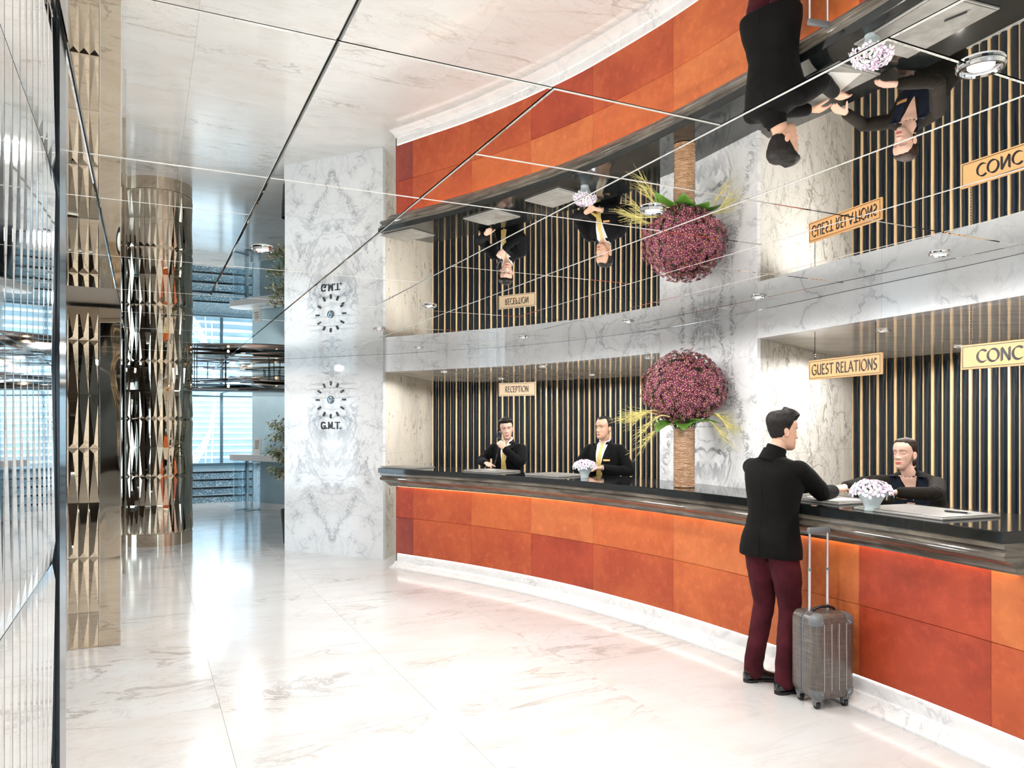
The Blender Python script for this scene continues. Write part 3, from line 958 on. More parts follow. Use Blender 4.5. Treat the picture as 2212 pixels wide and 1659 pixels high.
for i in (2, 6, 10):
    t = i / 12
    x, y = -0.62 + 0.72 * math.sin(t * PI * .52), 0.3 + 0.5 * t
    mb = MB(); mb.tube([(x - .1, y, 0), (x - .02, y, 0.78 + 1.55 * t ** 1.2)], 0.016, 8); mb.build('rail_post', M['white_metal'], ra, smooth=True)
mb = MB(); mb.box((0, 6.6, 1.6), (14, 0.2, 3.2)); o = mb.build('garden_wall', M['ext_riser'], None); o.location = W(1.4, 20.6); o.rotation_euler = (0, 0, math.atan2(E1.y, E1.x))
tag(o, kind='structure')
mb = MB(); mb.box((0, 0, -.05), (16, 9, 0.1)); o = mb.build('ground_garden', M['ext_stair'], None); o.location = W(1.4, 25.0); o.rotation_euler = (0, 0, math.atan2(E1.y, E1.x)); tag(o, kind='structure')

# blue-grey partition with plinth
pa_, pb_ = V((-5.22, 15.35, 0)), V((-2.6, 13.75, 0))
t = (pb_ - pa_).normalized(); nb = V((t.y, -t.x, 0))
mb = MB(); mb.prism([pa_, pb_, pb_ - nb * .35, pa_ - nb * .35], 0.12, H - .002); tag(mb.build('wall_partition', M['blue_wall']), kind='structure')
mb = MB(); mb.prism([pa_ + nb * .03 - t * .03, pb_ + nb * .03, pb_ - nb * .38, pa_ - nb * .38 - t * .03], 0, 0.12); tag(mb.build('baseboard_partition', M['white_plaster']), kind='structure')
wall_slab('wall_passage', (-2.6, 13.75), (-1.35, 11.75), 0, H, 0.2, M['blue_wall'], 1)
# white shelf with a card stand
sh0 = V((-5.02, 14.86, 0))
sh = empty('round_shelf', (sh0.x, sh0.y, 0.98), math.atan2(t.y, t.x), label='white round-ended shelf on the blue-grey partition', cat='shelf')
mb = MB()
oc = [(-0.30 - .26 * math.cos(a), .26 * math.sin(a) * -1) for a in [PI / 2 - PI * i / 12 for i in range(13)]]
poly = [(-0.30 + .26 * math.cos(PI / 2 + PI * i / 12), .26 * math.sin(PI / 2 + PI * i / 12)) for i in range(13)] + [(1.1, -.26), (1.1, .26)]
mb.prism(poly, 0.0, 0.115); mb.build('shelf_top', M['white_plaster'], sh)
for x in (-.38, -.05):
    mb = MB(); mb.box((x, 0.0, -0.49), (0.10, 0.30, 0.98)); mb.build('glass_leg', M['glass'], sh)
cs = empty('card_stand', (sh0.x + t.x * .10, sh0.y + t.y * .10, 1.0955), math.atan2(t.y, t.x), label='white printed card in a stand on the white shelf', cat='card stand')
mb = MB(); mb.box((0, 0, 0.155), (0.20, 0.012, 0.31), mat=Matrix.Translation((0, 0, .155)) @ Matrix.Rotation(-.14, 4, 'X') @ Matrix.Diagonal((1, 1, 1, 1)))
mb.build('card', M['paper'], cs)
mb = MB(); mb.box((0, 0, 0.006), (0.22, 0.10, 0.012)); mb.build('stand_foot', M['white_metal'], cs)
mb = MB()
for i in range(5): mb.box((0, 0, 0), (1, 1, 1), mat=Matrix.Translation((-.01, -.008 + .0052 * (i - 2.5) , .12 + .036 * i)) @ Matrix.Rotation(-.14, 4, 'X') @ Matrix.Diagonal((.12 - .02 * (i % 2), .004, .007, 1)))
mb.build('print_lines', M['dark_trim'], cs)

# hanging light: dark plates on rods close under the mirror
ch0 = V((-4.3, 12.75, 0))
ch = empty('plate_chandelier', (ch0.x, ch0.y, H), label='wide ceiling lamp of tilted dark metal plates under the mirror ceiling', cat='chandelier')
M['plate'] = streaky('smoked_plate', (0.03, 0.025, 0.022), (0.07, 0.05, 0.04), (0.015, 0.014, 0.014), (1, 1, 1), 3.0, 0.08, 0.7)
M['plate_gold'] = simple('brushed_plate', (0.30, 0.24, 0.16), 0.25, 0.8)
rnd = random.Random(5)
for k in range(15):
    x, y = rnd.uniform(-1.05, 1.1), rnd.uniform(-.8, .8)
    z = -0.06 - 0.235 * (k / 14)
    R_ = Matrix.Translation((x, y, z)) @ Matrix.Rotation(rnd.uniform(-.5, .5), 4, 'Z') @ Matrix.Rotation(rnd.uniform(-.05, .05), 4, 'X') @ Matrix.Rotation(rnd.uniform(-.05, .05), 4, 'Y')
    mb = MB(); mb.bevbox(None, (rnd.uniform(.8, 1.3), rnd.uniform(.3, .6), .014), .004, mat=R_)
    mb.build('plate', M['plate_gold'] if k % 5 == 2 else M['plate'], ch)
    mb = MB(); mb.tube([(x, y, z), (x, y, -.002)], 0.007, 8); mb.build('rod', M['dark_trim'], ch)
mb = MB(); mb.lathe([(1.55, -.335), (1.57, -.322), (1.40, -.312), (0.2, -.305)], n=48); mb.build('disc', M['plate'], ch, smooth=40)
for k in range(6):
    a = k * 1.05 + 3.6
    mb = MB(); mb.lathe([(0.004, -.285), (.018, -.275), (.018, -.262), (.006, -.250)], c=(1.1 * math.cos(a), 1.1 * math.sin(a) * .9, 0), n=10); mb.build('bulb', M['warm_bulb'], ch, smooth=True)

# potted ficus behind the clock wall
M['terra'] = simple('dark_planter', (0.02, 0.022, 0.025), 0.25, 0.2)
pp = V((-3.06, 10.80, 0))
pot = empty('planter', pp, label='dark round planter half hidden behind the clock wall', cat='planter')
mb = MB(); mb.lathe([(0.165, 0), (0.175, 0.02), (0.205, 0.46), (0.205, 0.475), (0.19, 0.475), (0.185, 0.42)], n=32); mb.build('pot', M['terra'], pot, smooth=40)
mb = MB(); mb.lathe([(0.184, 0.40), (0.184, 0.425)], n=24); mb.build('soil', simple('soil', (.03, .02, .015), .95), pot)
M['leaf'] = simple('ficus_leaf', (0.085, 0.115, 0.045), 0.45, 0, 0.4, 30)
M['leaf_pale'] = simple('ficus_leaf_edge', (0.46, 0.40, 0.22), 0.5)
M['bark'] = simple('bark', (0.13, 0.09, 0.06), 0.8)
fi = empty('ficus', pp + V((0, 0, .4255)), label='bushy variegated ficus growing in the dark planter', cat='plant')
mb = MB(); mb.tube([(0, 0, 0), (.02, 0, .3), (-.02, .02, .7), (0, .01, 1.2)], [.018, .015, .012, .006], 8); mb.build('stem', M['bark'], fi, smooth=True)


def leaf_geo(mb, p, d, L, w, mi=0):
    d = d.normalized(); s = d.cross(V((0, 0, 1)))
    s = s.normalized() if s.length > .01 else V((1, 0, 0))
    up = s.cross(d)
    a, m1, m2, e = p, p + d * L * .45 + s * w, p + d * L * .45 - s * w, p + d * L - up * L * .18
    q = p + d * L * .5 + up * w * .35
    mb.add([a, m1, e, m2, q], [(0, 1, 4), (1, 2, 4), (2, 3, 4), (3, 0, 4)], mi)


mb = MB(); rl = random.Random(3)
br = MB()
for k in range(80):
    z = rl.uniform(.42, 1.32)
    rr = (0.47 if z > .78 else 0.42) * (1 - ((z - .88) / .62) ** 2) ** .5 if abs(z - .88) < .61 else .1
    a = rl.uniform(0, 2 * PI)
    tip = V((math.cos(a) * rr * rl.uniform(.55, 1), math.sin(a) * rr * rl.uniform(.55, 1), z))
    base = V((0, 0, z - .12))
    br.tube([base, base.lerp(tip, .6) + V((0, 0, .03)), tip], [.004, .003, .002], 5)
    for j in range(26):
        q = base.lerp(tip, rl.uniform(.5, 1.05)) + V((rl.gauss(0, .025), rl.gauss(0, .025), rl.gauss(0, .03)))
        leaf_geo(mb, q, V((math.cos(a) + rl.gauss(0, .8), math.sin(a) + rl.gauss(0, .8), rl.uniform(-.9, .4))), rl.uniform(.055, .09), rl.uniform(.012, .019), 1 if rl.random() < .32 else 0)
br.build('branches', M['bark'], fi)
tag(mb.build('foliage', [M['leaf'], M['leaf_pale']], fi, fix=False), kind='stuff')

# ================================================================== CLOCK AND LETTERING
M['ink'] = simple('black_paint', (0.012, 0.012, 0.014), 0.35)
M['steel_dial'] = simple('steel_dial', (0.22, 0.28, 0.32), 0.25, 0.8)


def hull(pts):
    pts = sorted(set((round(p[0], 6), round(p[1], 6)) for p in pts))
    def half(ps):
        h = []
        for p in ps:
            while len(h) > 1 and (h[-1][0] - h[-2][0]) * (p[1] - h[-2][1]) - (h[-1][1] - h[-2][1]) * (p[0] - h[-2][0]) <= 0: h.pop()
            h.append(p)
        return h[:-1]
    return half(pts) + half(pts[::-1])


def arc(cx, cy, rx, ry, a0, a1, n=14):
    return [(cx + rx * math.cos(math.radians(a0 + (a1 - a0) * i / n)), cy + ry * math.sin(math.radians(a0 + (a1 - a0) * i / n))) for i in range(n + 1)]


GLYPH = {
    'A': (.74, [[(.0, 0), (.36, 1)], [(.36, 1), (.74, 0)], [(.15, .34), (.58, .34)]]),
    'C': (.70, [arc(.44, .5, .42, .5, 48, 305, 20)]),
    'E': (.54, [[(.09, 1), (.09, 0)], [(.09, .98), (.48, .98)], [(.09, .52), (.42, .52)], [(.09, .02), (.52, .02)]]),
    'G': (.82, [arc(.44, .5, .42, .5, 48, 318, 20), [(.76, .44), (.76, .06)], [(.52, .44), (.78, .44)]]),
    'I': (.20, [[(.10, 1), (.10, 0)]]),
    'L': (.52, [[(.09, 1), (.09, 0)], [(.09, .02), (.50, .02)]]),
    'N': (.76, [[(.09, 0), (.09, 1)], [(.09, 1), (.67, 0)], [(.67, 0), (.67, 1)]]),
    'M': (.90, [[(.09, 0), (.09, 1)], [(.09, 1), (.45, .15)], [(.45, .15), (.81, 1)], [(.81, 1), (.81, 0)]]),
    'O': (.88, [arc(.44, .5, .42, .5, 0, 360, 28)]),
    'P': (.56, [[(.09, 1), (.09, 0)], [(.09, .98), (.26, .98)] , arc(.26, .72, .26, .26, 90, -90, 10), [(.26, .46), (.09, .46)]]),
    'R': (.64, [[(.09, 1), (.09, 0)], [(.09, .98), (.26, .98)], arc(.26, .73, .26, .25, 90, -90, 10), [(.26, .48), (.09, .48)], [(.26, .48), (.62, 0)]]),
    'S': (.52, [arc(.27, .74, .20, .25, 40, 260, 12) + arc(.25, .25, .22, .25, 80, -140, 12)]),
    'T': (.70, [[(.35, 1), (.35, 0)], [(.0, .97), (.70, .97)]]),
    'U': (.72, [[(.09, 1), (.09, .34)], arc(.36, .32, .27, .31, 180, 350, 10), [(.63, 1), (.63, 0)]]),
    '.': (.20, [[(.09, .06), (.11, .06)]]),
}


def lettering(text, height, nib, thin, ang, gap=.14, width=None, space=.34, xs=1.0):
    """broad-nib lettering; returns a list of convex polygons centred on the origin"""
    polys, x = [], 0.0
    ca, sa = math.cos(math.radians(ang)), math.sin(math.radians(ang))
    nb = [(i * nib / 2 * ca - j * thin / 2 * sa, i * nib / 2 * sa + j * thin / 2 * ca) for i in (-1, 1) for j in (-1, 1)]
    for ch_ in text:
        if ch_ == ' ': x += space; continue
        w, strokes = GLYPH[ch_]
        for st_ in strokes:
            for p, q in zip(st_, st_[1:]):
                polys.append(hull([(x + (a[0] * xs) + n_[0], a[1] + n_[1]) for a in (p, q) for n_ in nb]))
        x += w * xs + gap
    x -= gap
    k = height
    kx = height if width is None else width / x
    return [[((px_ - x / 2) * kx, (py_ - .5) * k) for px_, py_ in po] for po in polys]


def letters_mesh(polys, th):
    mb = MB()
    for po in polys:
        n = len(po)
        mb.add([(p[0], 0, p[1]) for p in po] + [(p[0], -th, p[1]) for p in po],
               [tuple(range(n)), tuple(range(2 * n - 1, n - 1, -1))] + [(i, (i + 1) % n, n + (i + 1) % n, n + i) for i in range(n)])
    return mb


# on the clock wall: local x to the right along the wall, y into the wall
def cw_point(px, py):
    k = (px - 1106) / 1650
    # solve CW0 + cdir*s on the sight line
    s = (k * CW0.y - CW0.x) / (cdir.x - k * cdir.y)
    p = CW0 + cdir * s
    return V((p.x, p.y, 1.65 - (py - 920) * p.y / 1650))


cwa = math.atan2(cdir.y, cdir.x)
cc = cw_point(715, 863.5)
clock = empty('clock', cc + cn * 0.0005, cwa, label='wall clock of black hour bars around a small steel hub', cat='clock')
R0 = 0.183
for k in range(12):
    a = k * PI / 6
    ln = 0.055
    Mx = Matrix.Rotation(-a, 4, 'Y') @ Matrix.Translation((0, -0.008, R0 + ln / 2))
    mb = MB(); mb.bevbox(None, (0.022, 0.016, ln), 0.002, mat=Mx); mb.build('hour_bar', M['ink'], clock)
mb = MB()
mb.rings([[V((r * math.cos(2 * PI * k / 24), y, r * math.sin(2 * PI * k / 24))) for k in range(24)] for r, y in ((.050, 0), (.050, -.014), (.042, -.020), (.02, -.020))])
mb.build('hub', M['steel_dial'], clock, smooth=40)
for a, ln, nm in ((0.10, .036, 'hour_hand'), (PI - .12, .048, 'minute_hand')):
    mb = MB(); mb.box(None, (.008, .004, ln), mat=Matrix.Rotation(-a, 4, 'Y') @ Matrix.Translation((0, -.024, ln / 2 - .006)) @ Matrix.Diagonal((1, 1, 1, 1)))
    mb.build(nm, M['ink'] if a < 1 else M['white_metal'], clock)
gp = cw_point(715, 919)
gm = empty('time_zone_letters', gp + cn * .0005, cwa, label='black letters G.M.T. fixed to the marble under the clock', cat='lettering')
for i, (t_, dx, w_) in enumerate((('G', -.104, .058), ('.', -.061, .017), ('M', -.006, .062), ('.', .046, .017), ('T', .090, .056), ('.', .131, .017))):
    mb = letters_mesh(lettering(t_, .082, .18 if t_ != '.' else .20, .16 if t_ != '.' else .22, 0, width=w_), .008)
    mb.v = [((x + dx) * 1.15, y, z) for x, y, z in mb.v]
    mb.build('letter' if t_ != '.' else 'full_stop', M['ink'], gm)

# ================================================================== SIGNS
M['sign'] = simple('amber_sign_panel', (0.66, 0.355, 0.14), 0.35, 0.0, 0.04, 3)
M['sign_pale'] = simple('cream_sign_panel', (0.80, 0.60, 0.38), 0.4, 0.0, 0.03, 3)


def hang_sign(text, a, b, zc, hgt, plate, label, th_, tw, nib=.17):
    a, b = V(a), V(b)
    c = (a + b) / 2; t = (b - a).normalized(); L = (b - a).length
    o = empty('hanging_sign', (c.x, c.y, zc), math.atan2(t.y, t.x), label=label, cat='sign', group='hanging counter signs')
    mb = MB(); mb.bevbox((0, 0, 0), (L, .016, hgt), .003); mb.build('plate', M[plate], o)
    for sd in (-1,):
        fr = MB(); e = .009; w = .0035
        for (x0, x1, z0, z1) in ((-L / 2 + e, L / 2 - e, hgt / 2 - e - w, hgt / 2 - e), (-L / 2 + e, L / 2 - e, -hgt / 2 + e, -hgt / 2 + e + w),
                                 (-L / 2 + e, -L / 2 + e + w, -hgt / 2 + e, hgt / 2 - e), (L / 2 - e - w, L / 2 - e, -hgt / 2 + e, hgt / 2 - e)):
            fr.box(((x0 + x1) / 2, -.0085, (z0 + z1) / 2), (x1 - x0, .0015, z1 - z0))
        fr.build('border_line', M['ink'], o)
        lm = letters_mesh(lettering(text, th_, nib, .05, 38, width=tw), .0015)
        lm.v = [(x, y - .0082, z) for x, y, z in lm.v]
        lm.build('lettering', M['ink'], o)
    for sx in (-1, 1):
        x = sx * (L / 2 - .055)
        mb = MB(); z = hgt / 2; top = NICHE_Z - zc - .001
        nl = int((top - z) / .016)
        for k in range(nl + 1):
            zc_ = z + (top - z) * (k + .5) / (nl + 1); hh = (top - z) / (nl + 1) * .62
            pts = [(x + (0.0042 * math.cos(q) if k % 2 else 0), (0 if k % 2 else .0042 * math.cos(q)), zc_ + hh * math.sin(q)) for q in [2 * PI * i / 8 for i in range(9)]]
            mb.tube(pts, .0012, 5)
        mb.build('chain', M['dark_trim'], o)
    return o


def LP(px, back=0.17):
    return LIN.off(LIN.s_bearing((px - 1106) / 1650), -back)


hang_sign('RECEPTION', (-0.145, 8.50, 0), (0.258, 8.24, 0), 2.052, .148, 'sign_pale', 'cream sign reading RECEPTION hung in the left niche', .062, .30)
hang_sign('GUEST RELATIONS', (2.125, 5.455, 0), (2.335, 4.815, 0), 2.045, .138, 'sign', 'amber sign reading GUEST RELATIONS hung over the customer', .070, .60)
hang_sign('CONCIERGE', (2.515, 4.27, 0), (2.765, 3.62, 0), 2.03, .136, 'sign', 'amber sign reading CONCIERGE, cut by the picture edge', .066, .50, .19)

# ================================================================== THINGS ON THE COUNTER
def fpt(px, back, z=ZT):
    """point on the counter top on the sight line px, `back` metres behind the front edge"""
    k = (px - 1106) / 1650
    lo, hi = -0.3, FRO.L + 0.3
    for _ in range(40):
        s = (lo + hi) / 2
        p = FRO.off(s, OV - back, z)
        if p.x / p.y < k: lo = s
        else: hi = s
    return p, FRO.at(s)[1]


M['pad'] = streaky('grey_desk_pad', (0.16, 0.15, 0.135), (0.24, 0.23, 0.21), (0.11, 0.10, 0.09), (1, 1, 1), 7, 0.35, 0.4)
M['pad_edge'] = simple('pad_edge', (0.30, 0.29, 0.27), .4)


def desk_pad(p, ang, sx, sy, label):
    o = empty('desk_pad', (p[0], p[1], ZT + .0005), ang, label=label, cat='desk pad', group='grey desk pads on the counter')
    mb = MB(); mb.bevbox((0, 0, .006), (sx, sy, .012), .003); mb.build('base', M['pad_edge'], o)
    mb = MB(); mb.bevbox((0, 0, .0145), (sx - .02, sy - .02, .005), .002); mb.build('pad_surface', M['pad'], o)
    return o


def ang_at(px): 
    t = FRO.at(FRO.s_bearing((px - 1106) / 1650))[1]
    return math.atan2(t.y, t.x)


p, _ = fpt(880, .27); desk_pad(p, ang_at(880) + .03, .52, .38, 'grey desk pad at the far left end of the counter')
p, _ = fpt(1062, .33); desk_pad(p, ang_at(1062), .50, .38, 'grey desk pad in front of the receptionist on the telephone')
p, _ = fpt(1200, .34); desk_pad(p, ang_at(1200) - .03, .50, .38, 'grey desk pad beside the left bowl of white flowers')
p, _ = fpt(1790, .37); desk_pad(p, ang_at(1790), .50, .36, 'grey desk pad under the papers beside the customer')
p, _ = fpt(1995, .30); pad5 = p; desk_pad(p, ang_at(1995), .60, .42, 'large grey desk pad holding a pen, right of the bowl')
a5 = ang_at(1995)
pen = empty('pen', (pad5.x + .10, pad5.y - .16, ZT + .0235), a5 + .25, label='black pen with chrome tip lying on the large desk pad', cat='pen')
mb = MB(); mb.tube([(-.07, 0, 0), (-.065, 0, 0), (.05, 0, 0)], [.003, .005, .005], 10); mb.build('barrel', M['ink'], pen, smooth=True)
mb = MB(); mb.tube([(.05, 0, 0), (.062, 0, 0), (.072, 0, 0)], [.005, .0035, .001], 10); mb.build('tip', M['chrome'], pen, smooth=True)
mb = MB(); mb.box((-.045, 0, .0058), (.04, .003, .0015)); mb.build('clip', M['chrome'], pen)
p, _ = fpt(1800, .36)
o = MB(); o.bevbox((0, 0, .001), (.21, .297, .002), .0005); pap = o.build('paper_sheet', M['paper']); pap.location = (p.x, p.y, ZT + .018); pap.rotation_euler = (0, 0, a5 + 1.3)
tag(pap, 'white sheet of paper lying between the customer and receptionist', 'paper')

# vase
M['vase'] = None
m, nt, b = new_mat('woven_vase')
setp(b, (0.3, 0.16, 0.08), 0.22, spec=0.6, coat=0.5, coat_rough=0.08)
vec = coords(nt, 'Object', (1, 1, 1))
wv = N(nt, 'ShaderNodeTexWave', Scale=22.0, Distortion=7.0, Detail=4.0); wv.bands_direction = 'Z'
wv.inputs['Detail Scale'].default_value = 2.5
nt.links.new(vec, wv.inputs['Vector'])
nz = noise_tex(nt, coords(nt, 'Object', (7, 7, 30)), 2.2, 5)
col = mix(nt, ramp(nt, nz, .35, .65), (0.42, 0.22, 0.10), (0.22, 0.10, 0.04))
col = mix(nt, math_node(nt, 'MULTIPLY', ramp(nt, wv.outputs['Fac'], .7, 1.0), .6), col, (0.62, 0.48, 0.34))
nt.links.new(col, b.inputs['Base Color'])
bump(nt, b, wv.outputs['Fac'], .3, .004)
M['vase'] = m
vp = V((1.385, 6.17, ZT))
p_, t_ = fpt(1478, .255); vp = V((p_.x, p_.y, ZT + .0005))
vase = empty('vase', vp, label='tall cylindrical brown ribbed vase on the counter', cat='vase')
mb = MB()
prof = [(0.078, 0), (0.084, .004)]
for i in range(1, 46):
    z = .01 * i + .01
    prof.append((0.084 + .0012 * math.sin(i * 2.4) + .0008 * math.sin(i * 5.1), z))
prof += [(.085, .475), (.083, .482), (.078, .48), (.076, .44)]
mb.lathe(prof, n=40); mb.build('body', M['vase'], vase, smooth=50)

# flower ball
M['petal'] = simple('burgundy_petal', (0.19, 0.014, 0.060), 0.5, 0, 0.4, 40)
M['gap_shade'] = simple('blossom_gap_shade', (0.035, 0.022, 0.016), 0.8, 0, .5, 30)  # core colour with the shade of the blossom gaps put into it
M['petal_tip'] = simple('pale_petal_edge', (0.66, 0.34, 0.42), 0.55)
M['eye_fl'] = simple('flower_eye', (0.28, 0.27, 0.06), 0.7)
M['green'] = simple('broad_leaf_green', (0.085, 0.20, 0.025), 0.35, 0, 0.3, 12)
M['dark_green'] = simple('stem_green', (0.06, 0.11, 0.03), 0.6, 0, 0.3, 20)
M['straw'] = simple('barley_straw', (0.62, 0.55, 0.20), 0.6, 0, .2, 20)


def mum_mesh(r):
    mb = MB(); n = 9
    for i in range(n):
        a = 2 * PI * i / n; da = PI / n * .8
        p = lambda rr, an, z: (rr * math.cos(an), rr * math.sin(an), z)
        mb.add([p(.18 * r, a - da, 0), p(.18 * r, a + da, 0), p(.72 * r, a + da * .8, .28 * r), p(.72 * r, a - da * .8, .28 * r)], [(0, 1, 2, 3)], 0)
        mb.add([p(.72 * r, a - da * .8, .28 * r), p(.72 * r, a + da * .8, .28 * r), p(1.0 * r, a, .40 * r)], [(0, 1, 2)], 1 if i % 2 else 0)
    mb.rings([[V((.24 * r * math.cos(2 * PI * k / 6), .24 * r * math.sin(2 * PI * k / 6), z)) for k in range(6)] for z in (0, .2 * r)], 2)
    mb.add([(0, 0, .05 * r), (.05 * r, 0, -.9 * r), (-.05 * r, 0, -.9 * r)], [(0, 1, 2)], 2)
    return mb.mesh('blossom', [M['petal'], M['petal_tip'], M['eye_fl']], fix=False)


fb = empty('flower_ball', vp + V((0, 0, .482)), label='big round bouquet of burgundy blossoms standing in the tall vase', cat='bouquet')
mm = [mum_mesh(.024), mum_mesh(.020), mum_mesh(.027)]
FC = V((-.005, 0, .305)); FR = V((.325, .325, .298))
rf = random.Random(11)
NB = 1250
extra = MB()
cnt = 0
view = (V((0, 0, 1.65)) - (vp + V((0, 0, .82)))).normalized()
for i in range(NB):
    zz = 1 - 2 * (i + .5) / NB
    th = i * 2.39996
    d = V((math.cos(th) * math.sqrt(1 - zz * zz), math.sin(th) * math.sqrt(1 - zz * zz), zz))
    if zz < -.93: continue
    k = rf.uniform(.84, 1.04) if zz > -.45 else rf.uniform(.80, .98)
    lump = 1 + .05 * noise.noise(d * 2.3)
    p = FC + V((d.x * FR.x, d.y * FR.y, d.z * FR.z)) * k * lump
    nd = (d + V((rf.gauss(0, .22), rf.gauss(0, .22), rf.gauss(0, .22) + .12))).normalized()
    Mx = Matrix.Translation(p) @ nd.to_track_quat('Z', 'Y').to_matrix().to_4x4() @ Matrix.Rotation(rf.uniform(0, 6), 4, 'Z')
    me = mm[i % 3]
    if d.dot(view) > 0.28 and cnt < 296:
        link_mesh('blossom', me, fb, Mx); cnt += 1
    else:
        b0 = len(extra.v)
        extra.add([Mx @ v.co for v in me.vertices], [tuple(pl.vertices) for pl in me.polygons])
        extra.m[-len(me.polygons):] = [pl.material_index for pl in me.polygons]
tag(extra.build('blossom_mass', [M['petal'], M['petal_tip'], M['eye_fl']], fb, fix=False), kind='stuff')
mb = MB()
for i in range(700):
    d = V((rf.gauss(0, 1), rf.gauss(0, 1), rf.gauss(0, 1))).normalized()
    if d.z < -.92: continue
    p = FC + V((d.x * FR.x, d.y * FR.y, d.z * FR.z)) * rf.uniform(.5, .86)
    leaf_geo(mb, p, d + V((rf.gauss(0, .7), rf.gauss(0, .7), rf.gauss(0, .7))), rf.uniform(.04, .08), rf.uniform(.006, .012))
for i in range(60):
    d = V((rf.gauss(0, 1), rf.gauss(0, 1), rf.gauss(0, .6))).normalized()
    p = FC + V((d.x * FR.x, d.y * FR.y, d.z * FR.z)) * .88
    mb.tube([V((0, 0, -.12)) + V((d.x, d.y, 0)) * .03, (V((0, 0, -.05)) + p) * .5, p], .0022, 4)
tag(mb.build('stems_and_leaves', M['dark_green'], fb, fix=False), kind='stuff')
cu = MB(); cu.lathe([(0.05, .03), (.16, .09), (.25, .20), (.275, .31), (.23, .44), (.12, .535), (.02, .555)], c=(0, 0, 0), n=20); cu.build('flower_foam', M['gap_shade'], fb, smooth=True)  # dark core, painted to read as shade between the blossoms


def broad_leaf(base, d, L, w, droop, name='broad_leaf'):
    mb = MB(); n = 9
    d = V(d).normalized(); s = d.cross(V((0, 0, 1))).normalized()
    rows = []
    for i in range(n + 1):
        t = i / n
        c = V(base) + d * L * t + V((0, 0, -droop * t * t * L + .25 * L * t * (1 - t)))
        hw = w * math.sin(PI * min(1, t * .93 + .05)) ** .8
        rows.append([c - s * hw + V((0, 0, .25 * hw)), c - s * hw * .5, c, c + s * hw * .5, c + s * hw + V((0, 0, .25 * hw))])
    mb.rings(rows, closed=False, cap=False)
    o = mb.build(name, M['green'], fb, smooth=True)
    md = o.modifiers.new('thick', 'SOLIDIFY'); md.thickness = .0015
    return o


rt = V((math.cos(.0), 0, 0))
for (dx, dy, L, w, dr) in ((-1, -.75, .27, .095, .40), (-.25, -1, .20, .08, .42), (.55, -.9, .22, .07, .1), (1, -.3, .24, .06, .2), (-1, .2, .22, .07, .3), (.3, 1, .22, .07, .2), (-.5, 1, .22, .07, .2)):
    broad_leaf((dx * .05, dy * .05, .015), (dx, dy, .25), L, w, dr)


def barley(p0, p1, sag):
    """one ear with its long awns"""
    mb = MB()
    p0, p1 = V(p0), V(p1)
    n = 10
    pts = [p0.lerp(p1, i / n) + V((0, 0, sag * math.sin(PI * i / n))) for i in range(n + 1)]
    mb.tube(pts, [.004 if i < 4 else .007 - .0005 * i for i in range(n + 1)], 6)
    d = (p1 - p0).normalized()
    for i in range(4, n + 1):
        for k in range(5):
            a = rf.uniform(0, 6.28)
            s = V((rf.gauss(0, .3), rf.gauss(0, .3), rf.gauss(0, .3)))
            q = pts[i] + (d + s).normalized() * rf.uniform(.09, .16)
            mb.tube([pts[i], q], [.0016, .0006], 4, cap=False)
    mb.build('barley_ear', M['straw'], fb, fix=False)


for a in (((-.20, -.1, .12), (-.42, -.16, .03), .05), ((-.10, -.12, .02), (-.36, -.18, -.14), .05), ((-.22, -.05, .10), (-.47, -.05, .07), .03),
          ((.12, -.1, .04), (.27, -.17, -.10), .06), ((.16, -.08, .10), (.29, -.20, .0), .05), ((-.15, .06, .1), (-.38, .06, .06), .05), ((.15, -.04, .08), (.33, -.10, .0), .05),
          ((-.16, -.2, .08), (-.36, -.3, -.02), .05)):
    barley(*a)

# flower bowls
M['frost'] = simple('frosted_glass_bowl', (0.66, 0.75, 0.76), 0.3, 0, 0, spec=0.5, coat=0.4)
M['orchid'] = simple('white_lilac_petal', (0.86, 0.80, 0.86), 0.5, sss=0.2)
M['orchid_pink'] = simple('lilac_petal', (0.68, 0.46, 0.64), 0.5)


def orchid_mesh(r):
    mb = MB()
    for i in range(5):
        a = 2 * PI * i / 5; da = .5
        P = lambda rr, an, z: (rr * math.cos(an), rr * math.sin(an), z)
        mb.add([P(.1 * r, a, 0), P(.6 * r, a - da, .22 * r), P(1.0 * r, a - da * .45, .18 * r), P(1.06 * r, a, .10 * r), P(1.0 * r, a + da * .45, .18 * r), P(.6 * r, a + da, .22 * r), P(.6 * r, a, .30 * r)],
               [(0, 1, 6), (1, 2, 6), (2, 3, 6), (3, 4, 6), (4, 5, 6), (5, 0, 6)], 0)
    mb.rings([[V((q * r * math.cos(2 * PI * k / 6), q * r * math.sin(2 * PI * k / 6), z * r)) for k in range(6)] for q, z in ((.18, .05), (.22, .2), (.08, .42))], 1)
    return mb.mesh('blossom', [M['orchid'], M['orchid_pink']], fix=False)


om = orchid_mesh(.030)
om2 = bpy.data.meshes.new_from_object(bpy.data.objects.new('tmp', om)) if False else orchid_mesh(.027)
om2.materials.clear(); om2.materials.append(M['orchid_pink']); om2.materials.append(M['orchid'])


